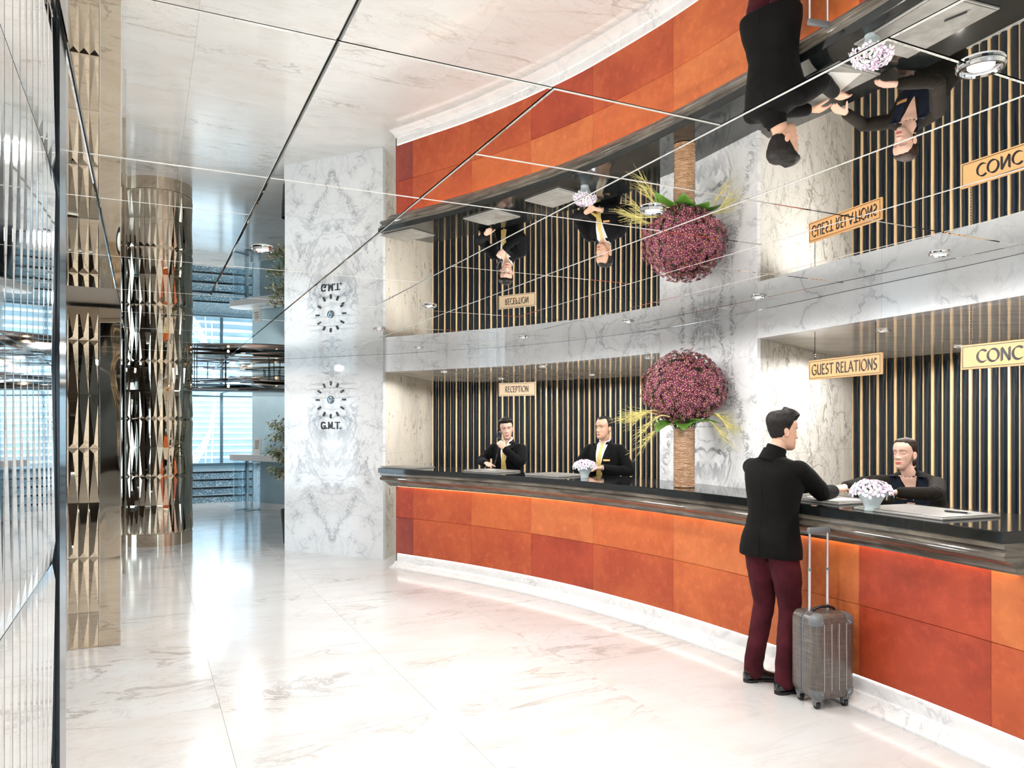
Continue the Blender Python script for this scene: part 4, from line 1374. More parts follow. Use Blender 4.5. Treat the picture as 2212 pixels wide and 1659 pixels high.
def flower_bowl(p, label, label2, sc=1.0, nfl=44):
    o = empty('flower_bowl', (p[0], p[1], ZT + .0005), 0, label=label, cat='bowl')
    mb = MB(); mb.lathe([(.040 * sc, 0), (.044 * sc, .006), (.040 * sc, .018), (.050 * sc, .045 * sc), (.078 * sc, .095 * sc), (.092 * sc, .125 * sc), (.088 * sc, .125 * sc), (.072 * sc, .09 * sc), (.04 * sc, .04 * sc)], n=36)
    mb.build('body', M['frost'], o, smooth=50)
    q = empty('bowl_flowers', (p[0], p[1], ZT + .085 * sc), 0, label=label2, cat='flowers')
    mb = MB(); mb.lathe([(.02 * sc, -.03), (.070 * sc, .015), (.075 * sc, .045), (.03 * sc, .07 * sc)], n=14); mb.build('greenery', M['dark_green'], q, smooth=True)
    rb = random.Random(label)
    for i in range(nfl):
        zz = 1 - 1.02 * (i + .5) / nfl
        th = i * 2.39996
        d = V((math.cos(th) * math.sqrt(1 - zz * zz), math.sin(th) * math.sqrt(1 - zz * zz), zz))
        pp_ = V((d.x * .112 * sc, d.y * .112 * sc, .022 + d.z * .072 * sc))
        nd = (d + V((rb.gauss(0, .25), rb.gauss(0, .25), .1))).normalized()
        link_mesh('blossom', om2 if zz > .45 and rb.random() < .30 else om, q,
                  Matrix.Translation(pp_) @ nd.to_track_quat('Z', 'Y').to_matrix().to_4x4() @ Matrix.Rotation(rb.uniform(0, 6), 4, 'Z'))
    return o


p, _ = fpt(1263, .30); flower_bowl(p, 'frosted footed bowl on the counter before the smiling receptionist with tie', 'white blossoms heaped in the left frosted bowl', .92)
p, _ = fpt(1883, .12); flower_bowl(p, 'frosted footed bowl at the counter edge by the customer', 'white and lilac blossoms heaped in the right frosted bowl', .95)

# ================================================================== SUITCASE
M['case'] = None
m, nt, b = new_mat('brushed_brown_shell')
setp(b, (0.2, 0.15, 0.12), 0.30, spec=0.6, coat=0.35, coat_rough=0.2)
vec = coords(nt, 'Object', (60, 60, 4)); f = noise_tex(nt, vec, 2, 4)
g2 = noise_tex(nt, coords(nt, 'Object', (5, 5, 90)), 2, 3)
col = mix(nt, ramp(nt, f, .3, .7), (0.068, 0.054, 0.046), (0.125, 0.104, 0.090))
col = mix(nt, math_node(nt, 'MULTIPLY', ramp(nt, g2, .5, .75), .5), col, (0.27, 0.24, 0.21))
nt.links.new(col, b.inputs['Base Color'])
M['case'] = m
M['rib'] = simple('pale_rib', (0.42, 0.38, 0.34), 0.35)
M['case_grey'] = simple('grey_plastic', (0.15, 0.16, 0.165), 0.4)
M['zip'] = simple('blue_grey_zip', (0.12, 0.15, 0.19), 0.5)
M['alu'] = mirror('aluminium', (0.82, 0.83, 0.85), 0.25)
SC0 = V((1.745, 4.404, 0))
sf = V((.965, .262, 0)); sb = V((-.262, .965, 0))
sw, sd, z0c, z1c = .280, .235, .055, .552
cs_c = SC0 + sf * sw / 2 + sb * sd / 2
case = empty('suitcase', (cs_c.x, cs_c.y, 0), math.atan2(sf.y, sf.x), label='small grey-brown hard-shell cabin suitcase with raised handle on the floor', cat='suitcase')


def shell(y0, y1, taper0, taper1):
    """rounded half shell between two depths"""
    mb = MB()
    def ring(y, ins):
        hw, hh = sw / 2 - ins, (z1c - z0c) / 2 - ins
        r = .045
        zc = (z0c + z1c) / 2
        pts = []
        for (sx, sz, a0) in ((1, 1, 0), (-1, 1, 90), (-1, -1, 180), (1, -1, 270)):
            for i in range(6):
                a = math.radians(a0 + 18 * i)
                pts.append(V((sx * (hw - r) + r * math.cos(a), y, zc + sz * (hh - r) + r * math.sin(a))))
        return pts
    n = 6
    rr = []
    for i in range(n + 1):
        t = i / n
        rr.append(ring(y0 + (y1 - y0) * t, taper0 + (taper1 - taper0) * t))
    mb.rings(rr)
    return mb


RB = .03
front_y, back_y = -sd / 2, sd / 2
mb = MB()
def shell_rings(ys):
    mb = MB()
    rr = []
    for y, ins in ys:
        hw, hh = sw / 2 - ins, (z1c - z0c) / 2 - ins
        r = .05; zc = (z0c + z1c) / 2; pts = []
        for (sx, sz, a0) in ((1, 1, 0), (-1, 1, 90), (-1, -1, 180), (1, -1, 270)):
            for i in range(7):
                a = math.radians(a0 + 15 * i)
                pts.append(V((sx * (hw - r) + r * math.cos(a), y, zc + sz * (hh - r) + r * math.sin(a))))
        rr.append(pts)
    mb.rings(rr)
    return mb


mb = shell_rings([(front_y, .035), (front_y + .006, .016), (front_y + .018, .005), (front_y + .035, 0), (-.010, 0), (-.008, .004)])
mb.build('front_shell', M['case'], case, smooth=40)
mb = shell_rings([(.008, .004), (.010, 0), (back_y - .035, 0), (back_y - .018, .005), (back_y - .006, .016), (back_y, .035)])
mb.build('back_shell', M['case'], case, smooth=40)
mb = shell_rings([(-.010, .005), (-.006, .002), (.006, .002), (.010, .005)]); mb.build('zip_band', M['zip'], case, smooth=40)
for k, x in enumerate((-.075, -.025, .025, .075)):
    mb = MB(); mb.bevbox((x, front_y - .0015, .305), (.004, .006, .39), .0018); mb.build('shell_rib', M['rib'], case)
for sx in (-1, 1):
    for (zz, sz) in ((z1c, 1), (z0c, -1)):
        mb = MB()
        zc = zz - sz * .045
        pts = []
        hw = sw / 2
        rr = []
        for y, ins in [(front_y - .003, .030), (front_y + .004, .010), (front_y + .020, -.002), (front_y + .055, -.004), (front_y + .060, .004)]:
            r = .05; row = []
            cxx, czz = sx * (sw / 2 - .05), zz - sz * .05
            row.append(V((cxx - sx * .012, y, czz - sz * .012)))
            row.append(V((sx * (sw / 2 - ins), y, czz - sz * .012)))
            for i in range(7):
                a = math.radians(15 * i)
                row.append(V((cxx + sx * (r - ins) * math.cos(a), y, czz + sz * (r - ins) * math.sin(a))))
            row.append(V((cxx - sx * .012, y, zz - sz * ins)))
            rr.append(row)
        mb.rings(rr); cg = mb.build('corner_guard', M['case_grey'], case, smooth=45)
        mb = MB()
        for (qx, qz) in ((.018, .030), (.034, .016)):
            mb.lathe([(.003, 0), (.0028, .002), (.001, .003)], n=8)
            q = Matrix.Translation((sx * (sw / 2 - .030 - qx * .6), front_y - .003, zz - sz * (.030 + qz * .6))) @ Matrix.Rotation(PI / 2, 4, 'X')
            for j in range(len(mb.v) - 24, len(mb.v)): mb.v[j] = tuple(q @ V(mb.v[j]))
        mb.build('rivet', M['chrome'], cg)
# carry handle, telescopic handle, wheels
mb = MB(); mb.tube([(-.07, -.01, z1c - .002), (-.06, -.01, z1c + .014), (-.02, -.01, z1c + .024), (.03, -.01, z1c + .024), (.07, -.01, z1c + .012), (.08, -.01, z1c - .002)], [.006, .008, .009, .009, .008, .006], 10)
mb.build('carry_handle', M['ink'], case, smooth=True)
hy = back_y - .112
for sx in (-1, 1):
    mb = MB(); mb.tube([(sx * .062 - .02, hy, z1c - .03), (sx * .062 - .02, hy, .80)], .0095, 12); mb.build('handle_tube', M['alu'], case, smooth=40)
    mb = MB(); mb.tube([(sx * .062 - .02, hy, .795), (sx * .062 - .02, hy, 1.015)], .0075, 12); mb.build('handle_tube', M['alu'], case, smooth=40)
    mb = MB(); mb.tube([(sx * .062 - .02, hy, .788), (sx * .062 - .02, hy, .804)], .0115, 12); mb.build('handle_collar', M['case_grey'], case, smooth=40)
mb = MB(); mb.bevbox((-.02, hy, 1.028), (.150, .030, .036), .010); mb.build('handle_grip', M['case_grey'], case, smooth=40)
for sx in (-1, 1):
    for sy in (-1, 1):
        wx, wy = sx * (sw / 2 - .046), sy * (sd / 2 - .042)
        mb = MB(); mb.bevbox((wx, wy, .055), (.046, .046, .026), .008)
        mb.bevbox((wx - .016, wy, .036), (.006, .030, .034), .002); mb.bevbox((wx + .016, wy, .036), (.006, .030, .034), .002)
        hs = mb.build('wheel_fork', M['case_grey'], case)
        mb = MB()
        mb.rings([[V((wx + x, wy + r * math.cos(2 * PI * k / 20), .0215 + r * math.sin(2 * PI * k / 20))) for k in range(20)] for x, r in ((-.012, .012), (-.012, .019), (-.008, .0215), (.008, .0215), (.012, .019), (.012, .012))])
        mb.build('wheel', M['ink'], hs, smooth=40)


# ================================================================== PEOPLE
M['skin'] = simple('skin', (0.62, 0.36, 0.25), 0.45, 0, 0.08, 14, sss=0.15)
M['skin_pale'] = simple('skin_fair', (0.64, 0.40, 0.31), 0.42, 0, 0.06, 14, sss=0.15)
M['lip'] = simple('lips', (0.42, 0.13, 0.11), 0.4)
M['lip_red'] = simple('red_lips', (0.46, 0.085, 0.085), 0.4)
M['eye_white'] = simple('eye_white', (0.75, 0.73, 0.70), 0.2)
M['iris'] = simple('iris', (0.03, 0.018, 0.010), 0.15)
M['hair_black'] = None


def hair_mat(name, c1, c2):
    m, nt, b = new_mat(name)
    setp(b, c1, 0.5, spec=0.25)
    f = noise_tex(nt, coords(nt, 'Object', (120, 35, 35)), 1.6, 4)
    nt.links.new(mix(nt, ramp(nt, f, .35, .7), c1, c2), b.inputs['Base Color'])
    bump(nt, b, f, .6, .004)
    return m


M['hair_black'] = hair_mat('black_hair', (0.006, 0.005, 0.0045), (0.020, 0.015, 0.012))
M['hair_brown'] = hair_mat('dark_brown_hair', (0.011, 0.006, 0.0045), (0.034, 0.016, 0.010))
M['stubble'] = simple('cropped_hair', (0.10, 0.06, 0.045), 0.7)
M['jacket'] = fabric('charcoal_wool', (0.0048, 0.0045, 0.0042))
M['suit'] = fabric('black_suit_cloth', (0.0045, 0.0045, 0.0052))
M['suit_brown'] = fabric('dark_uniform_cloth', (0.014, 0.011, 0.008))
M['navy'] = fabric('navy_blouse', (0.012, 0.016, 0.028))
M['knit'] = fabric('black_knit', (0.005, 0.005, 0.005), scale=220)
M['burgundy'] = fabric('burgundy_trousers', (0.058, 0.009, 0.014), 0.35)
M['shirt'] = fabric('white_shirt', (0.82, 0.83, 0.86), 0.04)
M['tie'] = simple('gold_silk_tie', (0.66, 0.48, 0.16), 0.35, 0.1, 0.15, 40)
M['shoe'] = simple('black_leather_shoe', (0.008, 0.008, 0.009), 0.12, coat=.5)
M['sole'] = simple('shoe_sole', (0.015, 0.013, 0.012), 0.5)
M['badge'] = simple('badge_gold', (0.80, 0.42, 0.16), 0.3, 0.4)


def interp(tab, x):
    if x <= tab[0][0]: return tab[0][1:]
    for a, b in zip(tab, tab[1:]):
        if x <= b[0]:
            t = (x - a[0]) / (b[0] - a[0]); t = t * t * (3 - 2 * t) * .5 + t * .5
            return tuple(p + (q - p) * t for p, q in zip(a[1:], b[1:]))
    return tab[-1][1:]


# z, half width, front, back   (z = 0 at the chin, y forward)
HEAD = [(-.006, .010, .062, .030), (0.000, .024, .074, .015), (.012, .037, .083, -.005), (.030, .048, .086, -.030), (.052, .056, .086, -.052), (.078, .062, .085, -.070),
        (.105, .067, .084, -.084), (.130, .071, .086, -.094), (.155, .0745, .089, -.099), (.178, .0735, .084, -.097), (.200, .065, .070, -.086), (.217, .050, .048, -.065), (.228, .030, .022, -.038), (.2325, .006, -.002, -.014)]


def head_dims(z):
    """half width, front, back of the head at height z (smooth through the table)"""
    T = HEAD
    if z >= .195:
        q = max(0.0, 1 - ((z - .195) / .0376) ** 2) ** .5
        hw, fr, bk = head_dims(.1949)
        return hw * q, -.008 + (fr + .008) * q, -.008 + (bk + .008) * q
    if z <= T[0][0]: return T[0][1:]
    for i in range(len(T) - 1):
        if z <= T[i + 1][0]:
            t = (z - T[i][0]) / (T[i + 1][0] - T[i][0])
            a, b, c, d = T[max(0, i - 1)], T[i], T[i + 1], T[min(len(T) - 1, i + 2)]
            out = []
            for k in (1, 2, 3):
                h = c[0] - b[0]
                m0 = (c[k] - a[k]) / max(1e-6, c[0] - a[0]) * h; m1 = (d[k] - b[k]) / max(1e-6, d[0] - b[0]) * h
                out.append((2 * t ** 3 - 3 * t * t + 1) * b[k] + (t ** 3 - 2 * t * t + t) * m0 + (3 * t * t - 2 * t ** 3) * c[k] + (t ** 3 - t * t) * m1)
            return tuple(out)
    return T[-1][1:]


def G(x, s): return math.exp(-(x / s) ** 2 * .5)


def face_push(x, z, fem):
    d = 0.0
    # nose
    t = min(1, max(0, (z - .076) / .052))
    if z > .050:
        amp = (.024 * (1 - t) + .006 * t) * (0.88 if fem else 1)
        sx = .0085 * (1 - t) + .0065 * t
        low = 1 if z > .080 else G(z - .080, .0065)
        d += amp * G(x, sx) * low * (1 if z < .128 else G(z - .128, .012))
        d += .008 * (G(x - .012, .0055) + G(x + .012, .0055)) * G(z - .079, .006)
    for sx in (-1, 1):
        d -= .0105 * G(x - sx * .032, .0145) * G(z - .120, .0105)      # eye sockets
        d += (.0025 if fem else .005) * G(x - sx * .03, .02) * G(z - .139, .006)  # brow
        d += .004 * G(x - sx * .044, .014) * G(z - .092, .014)         # cheek bones
        d -= .003 * G(x - sx * .045, .014) * G(z - .055, .016)
    d += .0055 * G(x, .019) * G(z - .050, .0050) + .0060 * G(x, .017) * G(z - .039, .0050)   # lips
    d -= .0045 * G(x, .022) * G(z - .0445, .0016)
    d -= .003 * G(x, .016) * G(z - .029, .005)
    d += .006 * G(x, .017) * G(z - .012, .010)                          # chin
    return d


def head_surface(z, a, sc, fem, push=True):
    """a = angle from the face direction"""
    hw, fr, bk = head_dims(z)
    cyc = (fr + bk) / 2; hd = (fr - bk) / 2
    if fem: hw *= .96 - .15 * min(1, max(0, (.115 - z) / .085)) ** 1.3
    s, c_ = math.sin(a), math.cos(a)
    e = 2.25 if c_ > 0 else 2.05
    r = (abs(s) ** e + abs(c_) ** e) ** (-1 / e)
    x, y = hw * s * r, cyc + hd * c_ * r
    if push and y > cyc:
        y += face_push(x, z, fem) * min(1, max(0, c_ * 1.8))
    return V((x, y, z)) * sc


def head_mesh(sc, fem):
    zs = []
    z = -.006
    while z < .2325:
        zs.append(z); z += .0024 if z < .15 else .0045
    zs.append(.2325)
    angs = []
    n = 92
    for i in range(n):
        t = -1 + 2 * (i + .5) / n
        angs.append(PI * (0.42 * t + 0.58 * t ** 3))
    vs = [head_surface(z, a, sc, fem) for z in zs for a in angs]
    fs = []
    for i in range(len(zs) - 1):
        for k in range(n):
            a, b = i * n + k, i * n + (k + 1) % n
            fs.append((a, b, b + n, a + n))
    fs.append(tuple(range(n - 1, -1, -1))); fs.append(tuple((len(zs) - 1) * n + k for k in range(n)))
    # ears
    for sd in (-1, 1):
        b0 = len(vs); ni, nj = 12, 14
        for i in range(ni + 1):
            th = PI * i / ni
            for j in range(nj):
                ph = 2 * PI * j / nj
                ex, ey, ez = math.cos(th), math.sin(th) * math.cos(ph), math.sin(th) * math.sin(ph)
                rr = (ey * ey + ez * ez) ** .5
                lift = .011 * ex if ex < 0 else .011 * (ex if rr > .62 else .25 + .2 * rr)
                yy = ey * .017 * (1 + .25 * ez); zz = ez * .031
                px_ = .0725 + lift + .006 * (1 if yy < 0 else .2) * abs(ey)
                vs.append(V((sd * px_, -.006 + yy - .004 * ez, .104 + zz)) * sc)
        for i in range(ni):
            for j in range(nj):
                a, b = b0 + i * nj + j, b0 + i * nj + (j + 1) % nj
                fs.append((a, b, b + nj, a + nj))
    return vs, fs


def hair_geo(sc, fem, style):
    """cap over the skull whose thickness fades to nothing at the hairline"""
    mb = MB()
    nz, na = 44, 84
    rows = []
    for i in range(nz + 1):
        t = i / nz
        z = .035 + (.2325 - .035) * (1 - (1 - t) ** 1.7)
        row = []
        for k in range(na):
            a = 2 * PI * k / na
            ca = math.cos(a); sa = abs(math.sin(a))
            p = head_surface(z, a, 1, fem, push=False)
            # hairline height as a function of direction
            if style == 'bun':
                hl = interp([(-1, .055), (-.5, .07), (-.1, .100), (.15, .118), (.40, .152), (.7, .176), (1, .184)], ca)[0]
            elif style == 'receding':
                hl = interp([(-1, .050), (-.5, .060), (-.15, .085), (.12, .098), (.30, .150), (.5, .197), (.72, .200), (1, .192)], ca)[0]
            else:
                hl = interp([(-1, .050), (-.5, .058), (-.15, .080), (.14, .098), (.30, .140), (.5, .172), (.75, .180), (1, .178)], ca)[0]
            hl += .004 * noise.noise(V((math.cos(a) * 5, math.sin(a) * 5, 3.3)))
            g_ = (z - hl) / (.045 if style == 'bun' else .03)
            f = min(1, max(0, g_)); f = f * f * (3 - 2 * f)
            if style == 'quiff':
                th = .004 + .012 * min(1, max(0, (z - .14) / .05)) + .022 * max(0, ca) * min(1, max(0, (z - .17) / .04))
                th += .0035 * noise.noise(V((p.x * 70, p.y * 30, p.z * 40)))* min(1, max(0, (z - .13) / .05))
            elif style == 'bun':
                th = .007 + .007 * min(1, max(0, -ca)) * min(1, (z - .05) / .1)
            elif style == 'receding':
                th = .006 + .004 * min(1, max(0, (z - .14) / .05))
            else:
                th = .007 + .012 * min(1, max(0, (z - .14) / .05)) + .006 * max(0, ca) * min(1, max(0, (z - .17) / .04))
                th += .004 * noise.noise(V((p.x * 70, p.y * 30, p.z * 40)))
            nrm = V((p.x / .0745 ** 2, (p.y + .006) / .095 ** 2, max(0, z - .10) / .13 ** 2)).normalized()
            q = p + nrm * (th * f - .004 * (1 - f) - .028 * min(1, max(0, -g_ - .15)))
            row.append(q * sc)
        rows.append(row)
    top = rows[-1]
    mb.rings(rows, 0, cap=True)
    if style == 'bun':
        rows = []
        for i in range(13):
            th = PI * i / 12
            rows.append([V((.034 * math.sin(th) * math.cos(2 * PI * k / 16), -.098 + .030 * math.sin(th) * math.sin(2 * PI * k / 16), .062 + .036 * math.cos(th))) * sc for k in range(16)])
        mb.rings(rows)
    return mb


def ell_ring(c, ax, ay, n=28, e=2.3):
    out = []
    for k in range(n):
        a = 2 * PI * k / n
        s, c_ = math.sin(a), math.cos(a)
        r = (abs(s) ** e + abs(c_) ** e) ** (-1 / e)
        out.append(c + ax * (c_ * r) + ay * (s * r))
    return out


def limb(mb, pts, radii, n=14):
    """tapered limb with rounded ends through joints, bends softened"""
    P, R_ = [V(p) for p in pts], list(radii)
    # soften the joints
    q, r = [P[0]], [R_[0]]
    for i in range(1, len(P) - 1):
        for t in (.30, .15, 0.0):
            q.append(P[i].lerp(P[i - 1], t) if t else P[i].lerp((P[i - 1] + P[i + 1]) / 2, .06)); r.append(R_[i] + (R_[i - 1] - R_[i]) * t)
        for t in (.15, .30):
            q.append(P[i].lerp(P[i + 1], t)); r.append(R_[i] + (R_[i + 1] - R_[i]) * t)
    q.append(P[-1]); r.append(R_[-1])
    d0 = (q[0] - q[1]).normalized(); d1 = (q[-1] - q[-2]).normalized()
    q = [q[0] + d0 * r[0] * .8, q[0] + d0 * r[0] * .5] + q + [q[-1] + d1 * r[-1] * .5, q[-1] + d1 * r[-1] * .8]
    r = [r[0] * .35, r[0] * .80] + r + [r[-1] * .80, r[-1] * .35]
    mb.tube(q, r, n)


def remesh(mb, voxel, smooth=3, fac=0.5, disp=None):
    me = bpy.data.meshes.new('tmp'); me.from_pydata(mb.v, [], mb.f)
    bm = bmesh.new(); bm.from_mesh(me)
    bmesh.ops.recalc_face_normals(bm, faces=list(bm.faces))
    bm.to_mesh(me); bm.free()
    o = bpy.data.objects.new('tmp', me); C.objects.link(o)
    md = o.modifiers.new('r', 'REMESH'); md.mode = 'VOXEL'; md.voxel_size = voxel; md.adaptivity = 0
    if smooth:
        ms = o.modifiers.new('s', 'SMOOTH'); ms.factor = fac; ms.iterations = smooth
    dg = bpy.context.evaluated_depsgraph_get(); dg.update()
    out = bpy.data.meshes.new_from_object(o.evaluated_get(dg))
    bpy.data.objects.remove(o); bpy.data.meshes.remove(me)
    if disp:
        nn = [v.normal.copy() for v in out.vertices]
        for v, nv in zip(out.vertices, nn): v.co = v.co + nv * disp(v.co)
    out.polygons.foreach_set('use_smooth', [True] * len(out.polygons))
    out.materials.clear()
    return out


def hand_geo(mb, wr, D, Nn, side, curl, spread=0.10, sc=1.0):
    """palm, four fingers, thumb: wr wrist, D towards the fingers, Nn back of the hand, side +1 right"""
    D = V(D).normalized(); Nn = V(Nn); Nn = (Nn - D * Nn.dot(D)).normalized()
    lat = D.cross(Nn) * (-1 if side > 0 else 1)       # towards the thumb
    wr = V(wr)
    rr = []
    for t, hw, ht in ((-.02, .024, .019), (0, .026, .019), (.02, .032, .018), (.05, .040, .0165), (.078, .042, .0145), (.092, .039, .012)):
        rr.append(ell_ring(wr + D * t * sc, lat * hw * sc, Nn * ht * sc, 16, 2.6))
    mb.rings(rr)
    for off, L in ((.029, .068), (.0095, .077), (-.0095, .071), (-.0275, .056)):
        p = wr + D * .082 * sc + lat * off * sc
        d = (D + lat * off * spread * 25 * .12).normalized()
        pts = [p - d * .02 * sc, p]
        for j, f in enumerate((.46, .30, .24)):
            ang = curl * (0.75, 1.0, .75)[j]
            d = (d * math.cos(ang) - Nn * math.sin(ang)).normalized()
            Nn2 = Nn
            p = p + d * L * f * sc
            pts.append(p)
        limb(mb, pts, [.0092 * sc, .0094 * sc, .0086 * sc, .0078 * sc, .0066 * sc], 10)
    p = wr + D * .022 * sc + lat * .024 * sc
    d = (D * .75 + lat * .75 - Nn * .25).normalized()
    pts = [p - d * .012 * sc, p]
    for j, L in enumerate((.042, .032, .026)):
        d = (d * math.cos(curl * .45) + (D * .6 - Nn * .6) * math.sin(curl * .45)).normalized()
        p = p + d * L * sc; pts.append(p)
    limb(mb, pts, [.013 * sc, .0135 * sc, .0105 * sc, .0095 * sc, .0075 * sc], 10)


def shoe(parent, heel, yaw, label=None):
    mb = MB(); ms = MB()
    rows, sol = [], []
    for y, hw, hh, z0 in ((-.005, .018, .060, .012), (.004, .030, .078, .010), (.03, .035, .092, .008), (.07, .037, .098, .008), (.11, .038, .088, .008), (.15, .042, .068, .008), (.20, .048, .054, .008), (.245, .045, .046, .010), (.275, .034, .036, .012), (.292, .014, .026, .014)):
        rows.append(ell_ring(V((0, y, (hh + z0) / 2)), V((hw, 0, 0)), V((0, 0, (hh - z0) / 2)), 18, 2.5))
        sol.append([V((sx * (hw + .004), y, z)) for sx, z in ((-1, 0), (1, 0), (1, .014), (-1, .014))])
    Mx = Matrix.Translation(heel) @ Matrix.Rotation(yaw, 4, 'Z')
    mb.rings(rows)
    outl = [(.036 * math.cos(PI + PI * i / 10), .028 + .036 * math.sin(PI + PI * i / 10)) for i in range(11)]
    outl += [(.038, .11), (.043, .16), (.049, .205), (.046, .245), (.034, .280), (.012, .296), (-.012, .296), (-.034, .280), (-.046, .245), (-.049, .205), (-.043, .16), (-.038, .11)]
    ms.prism(outl, .010, .018)
    ms.prism(outl[:11] + [(.036, .075), (-.036, .075)], 0, .010)
    ms.prism([(x, max(y, .13)) for x, y in outl if y > .10], 0, .010)
    mb.v = [tuple(Mx @ V(p)) for p in mb.v]; ms.v = [tuple(Mx @ V(p)) for p in ms.v]
    o = mb.build('shoe', M['shoe'], parent, smooth=True)
    ms.build('sole', M['sole'], o)
    return o


def person(loc, yaw, label, P):
    """one figure; local frame: x to the person's right, y forwards"""
    root = empty('person', loc, yaw, label=label, cat='person')
    inv = (Matrix.Translation(loc) @ Matrix.Rotation(yaw, 4, 'Z')).inverted()
    fem = P.get('fem', False)
    k = .88 if fem else 1.0
    L = lambda p: inv @ V(p)           # world -> local
    hip, chest, neck = V(P['hip']), V(P['chest']), V(P['neck'])
    hp, hr = V(P['head']), P['headrot']
    tw = math.radians(P.get('twist', 0))       # shoulders turned against the hips
    X0 = V((1, 0, 0)); X1 = V((math.cos(tw), math.sin(tw), 0))
    up = (neck - chest).normalized()
    Y1 = up.cross(X1).normalized()
    sl = neck - up * .076 - X1 * .176 * k
    sr = neck - up * .076 + X1 * .176 * k
    if 'shl' in P: sl += V(P['shl'])
    if 'shr' in P: sr += V(P['shr'])
    arms = [(sr, V(P['elb_r']), V(P['wri_r']), 1), (sl, V(P['elb_l']), V(P['wri_l']), -1)]
    hm = Matrix.Translation(hp) @ Matrix.Rotation(math.radians(hr[0]), 4, 'Z') @ Matrix.Rotation(math.radians(hr[1]), 4, 'X') @ Matrix.Rotation(math.radians(hr[2]), 4, 'Y')
    hs = P.get('headsc', 1.0)

    def spine(t):           # 0 hip, 1 chest, 2 neck
        return hip.lerp(chest, t) if t <= 1 else chest.lerp(neck, t - 1)

    def frame(t):
        d = (chest - hip).normalized() if t < .8 else ((neck - hip).normalized() if t < 1.1 else up)
        x = (X0.lerp(X1, min(1, t))).normalized()
        return x, d.cross(x).normalized()

    def torso(mb, prof):
        rr = []
        for t, hw, hd, e, dy in prof:
            x, y = frame(t)
            d = up if t > 1 else (chest - hip).normalized()
            c = spine(t) if t >= 0 else hip + V((0, 0, t))
            rr.append(ell_ring(c + y * dy, x * hw, y * hd, 30, e))
        mb.rings(rr)
    # ---- body: one surface from head to feet
    mb = MB()
    torso(mb, [(-.06, .12 * k, .085, 2.2, 0), (0, .145 * k, .095, 2.3, 0), (.5, .118 * k, .082, 2.2, 0), (1.0, .14 * k, .10, 2.3, 0), (1.5, .142 * k, .085, 2.3, -.005), (1.8, .12 * k, .06, 2.2, -.01), (2.0, .055, .050, 2.0, -.01)])
    R3 = hm.to_3x3()
    limb(mb, [neck - up * .05, neck + up * .02, hp + R3 @ V((0, -.012, .03)) * hs, hp + R3 @ V((0, -.010, .09)) * hs], [.060 * k, .052 * k, .050 * k, .050 * k], 18)
    for s_, e_, w_, sd in arms:
        limb(mb, [s_, e_, w_], [.048 * k, .040 * k, .027 * k])
    for sd, kn, an in ((1, P['knee_r'], P['ank_r']), (-1, P['knee_l'], P['ank_l'])):
        limb(mb, [hip + V((sd * .085, 0, -.04)), V(kn), V(an), V(an) + V((0, .09, -.035))], [.075 * k, .050, .036, .026])
    for (w_, D, Nn, sd, cu_) in ((P['wri_r'], P['hand_r'][0], P['hand_r'][1], 1, P['hand_r'][2]), (P['wri_l'], P['hand_l'][0], P['hand_l'][1], -1, P['hand_l'][2])):
        hand_geo(mb, w_, D, Nn, sd, cu_, sc=.92 if fem else 1.0)
    me = remesh(mb, .0052, 3, .4)
    hv, hf = head_mesh(hs, fem)
    bm = bmesh.new(); bm.from_mesh(me)
    vs = [bm.verts.new(hm @ p) for p in hv]
    for f in hf:
        try: fc = bm.faces.new([vs[i] for i in f]); fc.smooth = True
        except ValueError: pass
    bmesh.ops.recalc_face_normals(bm, faces=list(bm.faces))
    bm.to_mesh(me); bm.free()
    me.materials.append(M[P['skin']])
    link_mesh('body', me, root)
    # ---- face
    for sx in (-1, 1):
        c = head_surface(.1195, 0, 1, fem, push=False)
        yb = .0855 - .0105 * .95
        ec = V((sx * .0315, .0650, .1195))
        mb = MB(); mb.lathe([(.0118 * math.sin(PI * i / 10) + 1e-5, .0118 * math.cos(PI * i / 10)) for i in range(11)], n=14)
        eye = mb.build('eye', M['eye_white'], root, smooth=True, mw=hm @ Matrix.Scale(hs, 4) @ Matrix.Translation(ec))
        gz = P.get('gaze', (0, 0))
        mb = MB(); mb.lathe([(1e-5, .0122), (.003, .0119), (.0056, .0106), (.0058, .0100)], n=14)
        mb.build('iris', M['iris'], eye, smooth=True, mw=Matrix.Rotation(math.radians(-90 + gz[1]), 4, 'X') @ Matrix.Rotation(math.radians(gz[0]), 4, 'Y'))
        # lids
        mb = MB(); rows = []
        lo = P.get('lid', .30)
        for i in range(8):
            th = (-.15 + (1.45 - lo * 1.1) * i / 7 * 1.0)
            th = 1.75 - (1.75 - lo) * i / 7
            rows.append([V((.0132 * math.sin(ph), .0132 * math.cos(ph) * math.cos(th), .0132 * math.cos(ph) * math.sin(th))) for ph in [-1.45 + 2.9 * j / 12 for j in range(13)]])
        mb.rings(rows, closed=False, cap=False)
        mb.rings([[p * 1.01 for p in rows[-1]], [p * 1.06 + V((0, 0, -.0004)) for p in rows[-1]]], mi=1, closed=False, cap=False)
        lowl = []
        for i in range(5):
            th = -1.7 + (1.7 + (min(-.42, lo - .25) if lo > 0 else lo - .03)) * i / 4
            lowl.append([V((.0130 * math.sin(ph), .0130 * math.cos(ph) * math.cos(th), .0130 * math.cos(ph) * math.sin(th))) for ph in [-1.45 + 2.9 * j / 12 for j in range(13)]])
        mb.rings(lowl, closed=False, cap=False)
        mb.build('eyelid', [M[P['skin']], M['iris']], root, smooth=True, mw=hm @ Matrix.Scale(hs, 4) @ Matrix.Translation(ec), fix=False)
        mb = MB(); rows = []
